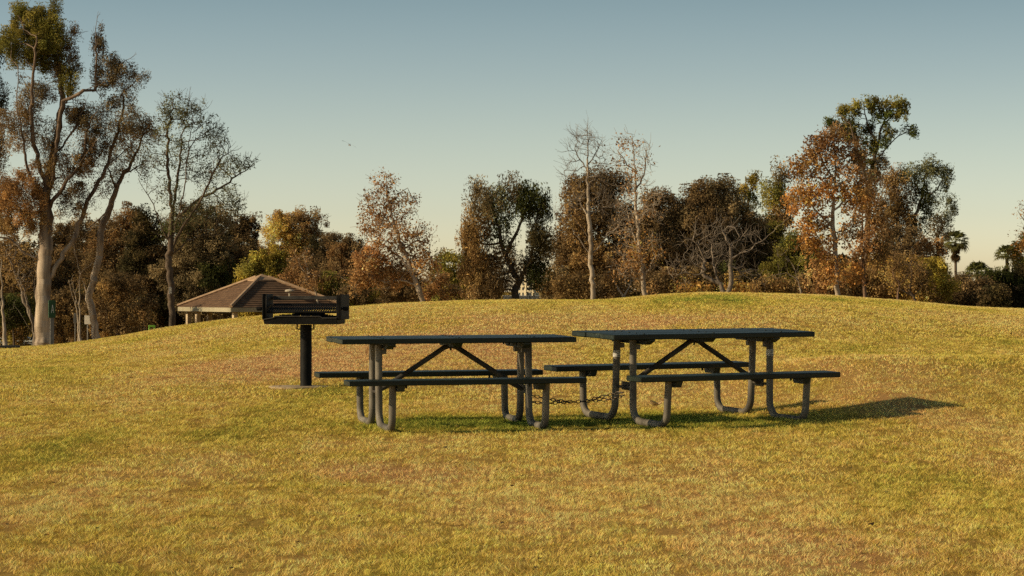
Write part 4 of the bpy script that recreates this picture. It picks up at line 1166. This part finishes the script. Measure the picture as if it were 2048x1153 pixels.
# fan palms
def fan_palm(label, px, py, d, crown_r, trunk_top=None, nfr=30, bushy=False, seed=0):
    g = np.random.default_rng(seed); k = d / F
    x = (px - 1024) * k; zb = tz(x, d); zc = (HOR - py) * k - zb
    t = thing('fan_palm', label, 'palm tree', (x, d, zb), group='fan palms')
    m = MB(); rp = [.20, .16, .15, .15, .17]
    m.tube([(0, 0, -.1), (.05, 0, zc * .3), (.02, 0, zc * .6), (0, 0, zc * .9), (0, 0, zc)], rp, 10)
    m.build('trunk', M_BARKS['brown'], t)
    V = []; Q = []; C = []; V2 = []; C2 = []
    def fan(o, dirv, rad, colr, droopy, VV, CC):
        dirv = np.array(dirv) / np.linalg.norm(dirv)
        side = np.cross(dirv, (0, 0, 1.0)); side /= np.linalg.norm(side) + 1e-9
        nrm = np.cross(side, dirv)
        ns = 13
        for i in range(ns):
            a = (i / (ns - 1) - .5) * 2.7
            dv = dirv * math.cos(a) + side * math.sin(a)
            Ls = rad * (1 - .18 * abs(a) / 1.3) * g.uniform(.85, 1.1)
            mid = o + dv * Ls * .62 + nrm * .05 * rad
            tip = o + dv * Ls + np.array([0, 0, -droopy * rad * g.uniform(.5, 1.2)])
            wv = (-dirv * math.sin(a) + side * math.cos(a)) * rad * .075
            for q in (o, mid - wv, tip, mid + wv):
                VV.append(q); CC.append(colr * g.uniform(.8, 1.2))
    for i in range(nfr):
        az_ = i * 2.39996 + g.uniform(-.3, .3); el = (1.25 - 1.75 * (i / nfr)) if not bushy else (1.3 - 1.5 * i / nfr)
        dv = np.array([math.cos(az_) * math.cos(el), math.sin(az_) * math.cos(el), math.sin(el)])
        pl = crown_r * .52; o = np.array([0, 0, zc]) + dv * pl
        sidev = np.cross(dv, (0, 0, 1.0)); sidev /= np.linalg.norm(sidev)
        c0 = np.array((.15, .15, .045)) if i < nfr * .75 else np.array((.12, .11, .04))
        for q in (np.array([0, 0, zc]) - sidev * .02, np.array([0, 0, zc]) + sidev * .02, o + sidev * .015, o - sidev * .015):
            V.append(q); C.append(c0 * .8)
        dv2 = dv + np.array([0, 0, -.25]); fan(o, dv2, crown_r * .55, c0, .35, V, C)
    if not bushy:
        for i in range(26):
            az_ = i * 2.39996; zz = zc - g.uniform(.1, crown_r * 1.0)
            dv = np.array([math.cos(az_) * .5, math.sin(az_) * .5, -1.0])
            fan(np.array([math.cos(az_) * .12, math.sin(az_) * .12, zz]), dv, crown_r * .42, np.array((.10, .065, .03)), .1, V2, C2)
        np_mesh('dead_skirt', np.array(V2), np.arange(len(V2)).reshape(-1, 4), M_LEAF, t, col=np.array(C2))
    np_mesh('crown', np.array(V), np.arange(len(V)).reshape(-1, 4), M_LEAF, t, col=np.array(C))


fan_palm('tall fan palm with dead leaf skirt standing clear against the sky', 1911, 485, 280, 1.75, seed=1)
fan_palm('bushy fan palm left of the black green foliage', 1955, 548, 230, 1.45, bushy=True, seed=2, nfr=44)
fan_palm('fan palm just above the black green foliage', 2014, 512, 230, 1.30, bushy=True, seed=3, nfr=40)
# far-off wood filling the gaps: one mass nobody could count
def far_wood():
    g = np.random.default_rng(5); n = 150000
    px = g.uniform(-350, 2500, n); d = g.uniform(215, 255, n); k = d / F
    top = np.interp(px, [-350, 100, 300, 520, 700, 860, 900, 980, 1080, 1110, 1300, 1550, 1700, 1880, 1960, 2100, 2500], [500, 490, 470, 500, 520, 560, 585, 585, 585, 540, 500, 490, 510, 540, 575, 560, 550])
    top = top + 34 * (fbm(px / 40, d * 0, 4, 3) - .5) + 16 * (fbm(px / 9, d * .2, 14, 2) - .5)
    bot = np.interp(px, SKX, SKY) + 25
    t = g.uniform(0, 1, n) ** 1.15
    py = top + (bot - top) * t
    keep = ~((px > 1000) & (px < 1085) & (py > 545)) 
    C = np.stack([(px - 1024) * k, d, (HOR - py) * k], 1)[keep]; n = len(C)
    pal = np.array([PAL[c][j] for c in ('dkbrown', 'dark', 'brown') for j in range(3)])
    ci = (vnoise(C[:, 0] / 2.5, C[:, 2] / 2.0, 6) * 8.99).astype(int)
    colr = pal[ci] * g.uniform(.6, 1.3, n)[:, None]
    V, Q, cc = leaf_mesh(C, .34 * g.uniform(.6, 1.4, n), .3, .5, .2, colr, g)
    o = np_mesh('far_woods', V, Q, M_LEAF, col=cc)
    tag(o, 'dark brown far-off wood closing the view behind the park trees', 'woods', kind='stuff')


far_wood()
print('trees', TREE_N[0], 'leaves', sum(s[1] for s in TREE_STAT), 'nodes', sum(s[2] for s in TREE_STAT))
#THINGS#
# ------------------------------------------------------------------ pavilion
M_ROOF = mat_noise('brown_roof_tile', (.082, .043, .021), (.150, .084, .044), 2.2, .9, bump=.3, detail=8)
M_RIDGE = mat_noise('tan_ridge_cap', (.30, .19, .115), (.42, .28, .17), 3, .85)
M_FASCIA = mat_noise('beige_fascia', (.30, .265, .18), (.38, .335, .235), 2, .8)
M_COLUMN = mat_noise('cream_column', (.42, .32, .21), (.56, .44, .30), 3, .85, bump=.2)
M_SOFFIT = mat_noise('dark_soffit', (.05, .04, .03), (.08, .065, .05), 3, .9)
M_VENT = mat_noise('pale_vent_metal', (.34, .29, .22), (.48, .42, .33), 6, .6)
PD = 170.0; PK = PD / F
PX = (524 - 1024) * PK; PZ0 = tz(PX, PD)
side = 8.61; hs_ = side / 2
yaw = math.atan2(-5.91, -1.46) - math.atan2(-1, -1)           # local corner (-,-) points at the eye and a little left
pav = thing('park_pavilion', 'picnic pavilion with brown hipped tile roof and cream posts beyond the hill', 'pavilion', (PX, PD, PZ0), (0, 0, yaw))
EZ = (HOR - 613.5) * PK - PZ0; AZ_ = (HOR - 551.5) * PK - PZ0     # eave and peak heights
rise = AZ_ - EZ
m = MB(); NCRS = 17
for f in range(4):
    ca, sa = math.cos(f * PI / 2), math.sin(f * PI / 2)
    for i in range(NCRS):
        t0, t1 = i / NCRS, (i + 1) / NCRS
        a0, a1 = hs_ * (1 - t0) + .02, hs_ * (1 - t1)
        z0, z1 = EZ + rise * t0 + .036, EZ + rise * t1
        P4 = [(-a0, -a0, z0), (a0, -a0, z0), (a1, -a1, z1 + .0), (-a1, -a1, z1 + .0)]
        Lo = [(-a0, -a0, z0 - .036), (a0, -a0, z0 - .036)]
        q = [(x * ca - y * sa, x * sa + y * ca, z) for (x, y, z) in P4 + Lo]
        m.add(q, [(0, 1, 2, 3), (4, 5, 1, 0)])
m.build('roof', M_ROOF, pav)
roof = pav.children[-1]
for f in range(4):
    ca, sa = math.cos(f * PI / 2), math.sin(f * PI / 2)
    m = MB(); pts = []
    m.tube([((-hs_ * (1 - t)) * ca + (hs_ * (1 - t)) * sa, (-hs_ * (1 - t)) * sa - (hs_ * (1 - t)) * ca, EZ + rise * t + .09) for t in (-.004, .3, .6, .93)], .125, 6)
    m.build('ridge_cap', M_RIDGE, roof)
m = MB(); cw = .78; cz = EZ + rise * (1 - cw / hs_)
for f in range(4):
    ca, sa = math.cos(f * PI / 2), math.sin(f * PI / 2)
    q = [(x * ca - y * sa, x * sa + y * ca, z) for (x, y, z) in [(-cw, -cw, cz + .04), (cw, -cw, cz + .04), (0, 0, AZ_ + .14), (-cw, -cw, cz + .13), (cw, -cw, cz + .13)]]
    m.add(q, [(0, 1, 4, 3), (3, 4, 2)])
m.build('roof_cap', M_RIDGE, roof)
m = MB(); Mv = Matrix.Translation((.62, -3.0, EZ + rise * (1 - 3.0 / hs_)))
m.lathe([(.07, 0), (.07, .34), (.10, .36), (.31, .40), (.33, .46), (.26, .54), (.02, .58)], 14, Mv)
m.build('roof_vent', M_VENT, roof)
for f in range(4):
    ca, sa = math.cos(f * PI / 2), math.sin(f * PI / 2); m = MB()
    Mx = Matrix.Rotation(f * PI / 2, 4, 'Z')
    m.box(-hs_ + .002 * f, hs_ - .05, -hs_ - .02 + .001 * f, -hs_ + .05, EZ - .29, EZ - .002, .006, Mx)
    m.build('fascia_board', M_FASCIA, pav)
m = MB(); m.box(-hs_ + .055, hs_ - .055, -hs_ + .055, hs_ - .055, EZ - .24, EZ - .16, .01)
m.build('soffit', M_SOFFIT, pav)
c0 = hs_ - .55
for (x, y) in ((-c0, -c0), (c0, -c0), (c0, c0), (-c0, c0), (-c0, c0 - 1.55), (-c0 + 1.55, c0)):
    m = MB()
    m.box(x - .15, x + .15, y - .15, y + .15, -.3, EZ - .245, .02)
    m.box(x - .24, x + .24, y - .24, y + .24, -.3, EZ - 1.25, .03)
    m.build('column', M_COLUMN, pav)

# ------------------------------------------------------------------ far buildings
M_CREAM = mat_noise('cream_render', (.62, .53, .36), (.74, .64, .45), .3, .8)
M_GREYW = mat_noise('grey_blue_wall', (.20, .20, .21), (.28, .28, .28), .4, .8)
M_WIN = mat_noise('dark_window', (.03, .035, .04), (.06, .065, .07), .5, .2)
BD = 1500.0; bk = BD / F
bx_ = (1056 - 1024) * bk
b = thing('office_tower', 'sunlit cream office building glimpsed below the dark pepper tree', 'building', (bx_, BD, -6.2), (0, 0, R(-20)))
m = MB(); HT = (HOR - 556) * bk + 6.2
m.box(-5.5, 5.5, -5, 5, 0, HT, .1)
m.build('wall', M_CREAM, b)
m = MB(); m.box(-5.9, 5.9, -5.4, 5.4, HT, HT + .5, .1); m.build('roof', M_CREAM, b)
for fz in (HT - 10.3, HT - 7.2, HT - 4.1, HT - 1.9):
    for (xc, ww) in ((-3.6, .5), (-1.4, .5), (2.6, 1.5)):
        m = MB(); m.box(xc - ww, xc + ww, -5.06, -4.9, fz, fz + 1.7, .02); m.build('window', M_WIN, b)
for xc in (-4.9, .4, 4.9):
    m = MB(); m.box(xc - .3, xc + .3, -5.25, -5.0, 0, HT - .003, .02); m.build('pilaster', M_CREAM, b)
BD2 = 700.0; bk = BD2 / F
b = thing('low_hall', 'long low grey building in front of the cream office tower', 'building', ((1044 - 1024) * bk, BD2, -6.2))
zt = (HOR - 590.5) * bk + 6.2
m = MB(); m.box(-5.2, 5.2, -4, 4, 0, zt - .25, .05); m.build('wall', M_GREYW, b)
m = MB(); m.box(-5.5, 5.5, -4.3, 4.3, zt - .25, zt, .04); m.build('roof', M_GREYW, b)
for i in range(9):
    xc = -4.6 + i * 1.15
    m = MB(); m.box(xc - .36, xc + .36, -4.04, -3.9, zt - 1.35, zt - .6, .01); m.build('window', M_WIN, b)

# ------------------------------------------------------------------ signs, posts and small things at the left
M_SIGNG = mat_noise('green_sign_paint', (.008, .045, .014), (.012, .065, .02), 3, .5)
M_WHITE = mat_noise('white_sign_paint', (.50, .52, .48), (.62, .64, .60), 5, .6)
M_POSTG = mat_noise('grey_sign_post', (.13, .125, .115), (.20, .19, .175), 4, .7)
M_SIGNP = mat_noise('pale_sign_back', (.34, .31, .26), (.45, .41, .35), 3, .55)
M_LIME = mat_noise('lime_green_paint', (.10, .24, .012), (.15, .33, .02), 3, .5)
M_BLACK = mat_noise('black_slab', (.008, .008, .007), (.02, .018, .015), 5, .7)
SD = 143.0; k = SD / F; sx = (103.5 - 1024) * k; sz = tz(sx, SD)
t = thing('park_sign', 'tall narrow dark green sign with white mark on a wide grey post', 'sign', (sx, SD, sz), (0, 0, R(18)))
m = MB(); m.box(-.10, .13, -.045, .045, -.3, (HOR - 634) * k - sz, .012); m.build('post', M_POSTG, t)
m = MB(); z0, z1 = (HOR - 635) * k - sz, (HOR - 600) * k - sz
m.box(-.19, .21, -.075, .045, z0, z1, .012); m.build('panel', M_SIGNG, t)
m = MB(); zc = (z0 + z1) / 2
for s in (-1, 1):
    m.prism([(.035 + s * .055, zc - .22), (.035 + s * .08, zc - .22), (.035 + s * .014, zc + .24), (.035 - s * .012, zc + .24)], 1, -.082 - .001 * s, -.077 - .001 * s)
m.prism([(-.02, zc - .09), (.09, zc - .09), (.085, zc - .05), (-.015, zc - .05)], 1, -.086, -.080)
m.build('lettering', M_WHITE, t)
SD = 162.0; k = SD / F; sx = (175.5 - 1024) * k; sz = tz(sx, SD)
t = thing('road_sign', 'pale blank backed rectangular sign on a thin post beside the slim eucalyptus', 'sign', (sx, SD, sz), (0, 0, R(-12)))
m = MB(); m.tube([(0, 0, -.3), (0, 0, (HOR - 630.5) * k - sz)], .045, 10); m.build('post', M_POSTG, t)
m = MB(); m.box(-.20, .28, -.075, -.05, (HOR - 648) * k - sz, (HOR - 630.5) * k - sz, .01); m.build('panel', M_SIGNP, t)
SD = 160.0; k = SD / F; sx = (150.5 - 1024) * k; sz = tz(sx, SD)
t = thing('road_sign', 'small dull sign on a grey post left of the white saplings', 'sign', (sx, SD, sz), (0, 0, R(10)))
m = MB(); m.tube([(0, 0, -.3), (0, 0, (HOR - 626) * k - sz)], .035, 10); m.build('post', M_POSTG, t)
m = MB(); m.box(-.09, .09, -.06, -.04, (HOR - 646) * k - sz, (HOR - 627) * k - sz, .01); m.build('panel', M_POSTG, t)
SD = 118.0; k = SD / F; sx = (304.5 - 1024) * k
sz = (HOR - 668) * k
t = thing('play_frame', 'lime green tubular play frame poking above the hill', 'play equipment', (sx, SD, sz))
zt = (HOR - 652) * k - sz
m = MB(); m.tube([(-.13, 0, -.6), (-.13, 0, zt + .02)], .05, 10); m.build('post', M_LIME, t)
m = MB(); m.box(-.185, .155, -.05, .05, zt - .05, zt + .05, .015); m.build('top_bar', M_LIME, t)
m = MB(); m.tube([(.105, 0, zt - .05), (.105, 0, zt - .15)], .045, 10); m.build('stub', M_LIME, t)
gx, gd = ground_at(10, 697.5)
z = tz(gx, gd)
t = thing('low_slab', 'low black slab lying on the lawn at the left picture edge', 'slab', (gx, gd, z), (0, 0, R(3)))
m = MB(); m.box(-.55, .30, -.12, .12, .022, .075, .008); m.build('top', M_BLACK, t)
m = MB(); m.box(-.02, .24, -.10, .10, -.02, .021, .006); m.build('foot', M_POSTG, t)
m = MB(); m.box(-.5, -.06, -.09, .09, -.02, .0205, .006); m.build('foot', M_BLACK, t)

# guard rail and parked cars beyond the left trees
RD = 205.0; k = RD / F
xa, xb = (-160 - 1024) * k, (165 - 1024) * k; zr = (HOR - 681) * k
t = thing('guard_rail', 'long low white rail running behind the left trees', 'guard rail', ((xa + xb) / 2, RD, zr - .7))
m = MB(); m.box(xa - (xa + xb) / 2, xb - (xa + xb) / 2, -.03, .03, .62, .72, .01); m.build('rail', M_WHITE, t)
for i in range(8):
    xx = (xa - xb) / 2 + (xb - xa) * (i + .5) / 8
    m = MB(); m.box(xx - .06, xx + .06, .032, .14, -.6, .69, .01); m.build('post', M_POSTG, t)
M_GLASS = mat_noise('car_glass', (.02, .022, .024), (.03, .032, .034), 2, .08)
M_TYRE = mat_noise('tyre', (.01, .01, .01), (.018, .018, .018), 8, .8)
M_RIM = mat_noise('wheel_rim', (.35, .35, .35), (.5, .5, .5), 8, .35, metallic=.8)
for (pxc, c, lab) in [(20, (.55, .55, .53), 'white parked car glimpsed behind the bare multi stemmed shrub'), (118, (.06, .06, .065), 'dark parked car half hidden behind the tall green sign')]:
    CD = 232.0; k = CD / F; cx = (pxc - 1024) * k
    M_CAR = mat_noise('car_paint', tuple(q * .9 for q in c), c, 2, .25, spec=.6)
    t = thing('parked_car', lab, 'car', (cx, CD, (HOR - 693) * k), (0, 0, R(2)), 'cars parked beyond the trees')
    m = MB()
    m.prism([(-2.15, .28), (2.15, .28), (2.18, .62), (2.05, .82), (1.25, .93), (.72, 1.40), (.2, 1.46), (-.9, 1.44), (-1.55, 1.0), (-2.1, .95), (-2.18, .6)], 1, -.85, .85)
    m.build('body', M_CAR, t)
    m = MB()
    for s in (-1, 1):
        m.prism([(1.08, .95), (.66, 1.33), (.18, 1.38), (.14, .95)], 1, min(s * .848, s * .862), max(s * .848, s * .862))
        m.prism([(.06, .95), (.08, 1.38), (-.85, 1.36), (-1.3, .98)], 1, min(s * .848, s * .862), max(s * .848, s * .862))
    m.build('side_windows', M_GLASS, t)
    for x in (-1.35, 1.35):
        for s in (-1, 1):
            m = MB(); Mw = Matrix.Translation((x, s * .80, .32)) @ Matrix.Rotation(PI / 2, 4, 'X')
            m.lathe([(.20, -.1), (.30, -.1), (.32, -.07), (.32, .07), (.30, .1), (.20, .1)], 18, Mw); wv_ = m.build('wheel', M_TYRE, t)
            m = MB(); m.lathe([(.19, -.104), (.05, -.106), (.05, .106), (.19, .104)], 14, Mw); m.build('rim', M_RIM, wv_)
# pale box on the vase tree, nest in the big eucalyptus
k = 149.5 / F
m = MB(); p = at(341.5, 581, 149.5)
m.box(-.08, .08, -.07, .07, -.19, .17, .01); m.prism([(-.10, .17), (.10, .17), (0, .24)], 1, -.08, .08)
o = m.build('nest_box', M_SIGNP); o.location = (p[0], p[1] - .22, p[2]); tag(o, 'small pale box fixed high on the vase tree trunk', 'nest box')
m = MB(); g = np.random.default_rng(3)
for i in range(70):
    a = g.normal(0, 1, 3); a /= np.linalg.norm(a); c = g.normal(0, .11, 3) * (1, 1, .6); l = .16
    m.tube([c - a * l, c + a * l], .013, 4)
o = m.build('bird_nest', M_BARKS['dark']); p = at(160, 368, 146); o.location = tuple(p); tag(o, 'dark twiggy bird nest in the big eucalyptus fork', 'nest')

# ------------------------------------------------------------------ bird
M_BW = mat_noise('white_feathers', (.72, .72, .70), (.82, .82, .80), 20, .7)
M_BG = mat_noise('grey_wing_feathers', (.05, .052, .055), (.10, .10, .105), 20, .7)
p = at(699, 289.5, 150)
t = thing('gull', 'small gull with a white body gliding high in the clear sky', 'bird', tuple(p), (R(12), R(26), R(20)))
m = MB(); m.tube([(0, -.24, .0), (0, -.2, .005), (0, -.1, .012), (0, .0, .01), (0, .14, 0), (0, .26, -.005)], [.006, .038, .05, .068, .045, .012], 10)
m.build('body', M_BW, t)
for s in (-1, 1):
    V = []; sec = [(0, .10, -.07, .02), (.16, .12, -.05, .07), (.30, .07, -.06, .075), (.44, 0.0, -.07, .05), (.54, -.07, -.09, .02)]
    for (x, a, b_, z) in sec:
        V += [(s * x, -a, z), (s * x, -b_ * -1, z - .006)]
    Fq = [(2 * i, 2 * i + 2, 2 * i + 3, 2 * i + 1) for i in range(4)]
    o = np_mesh('wing', np.array(V), np.array(Fq), M_BG if s < 0 else M_BW, t, smooth=True)
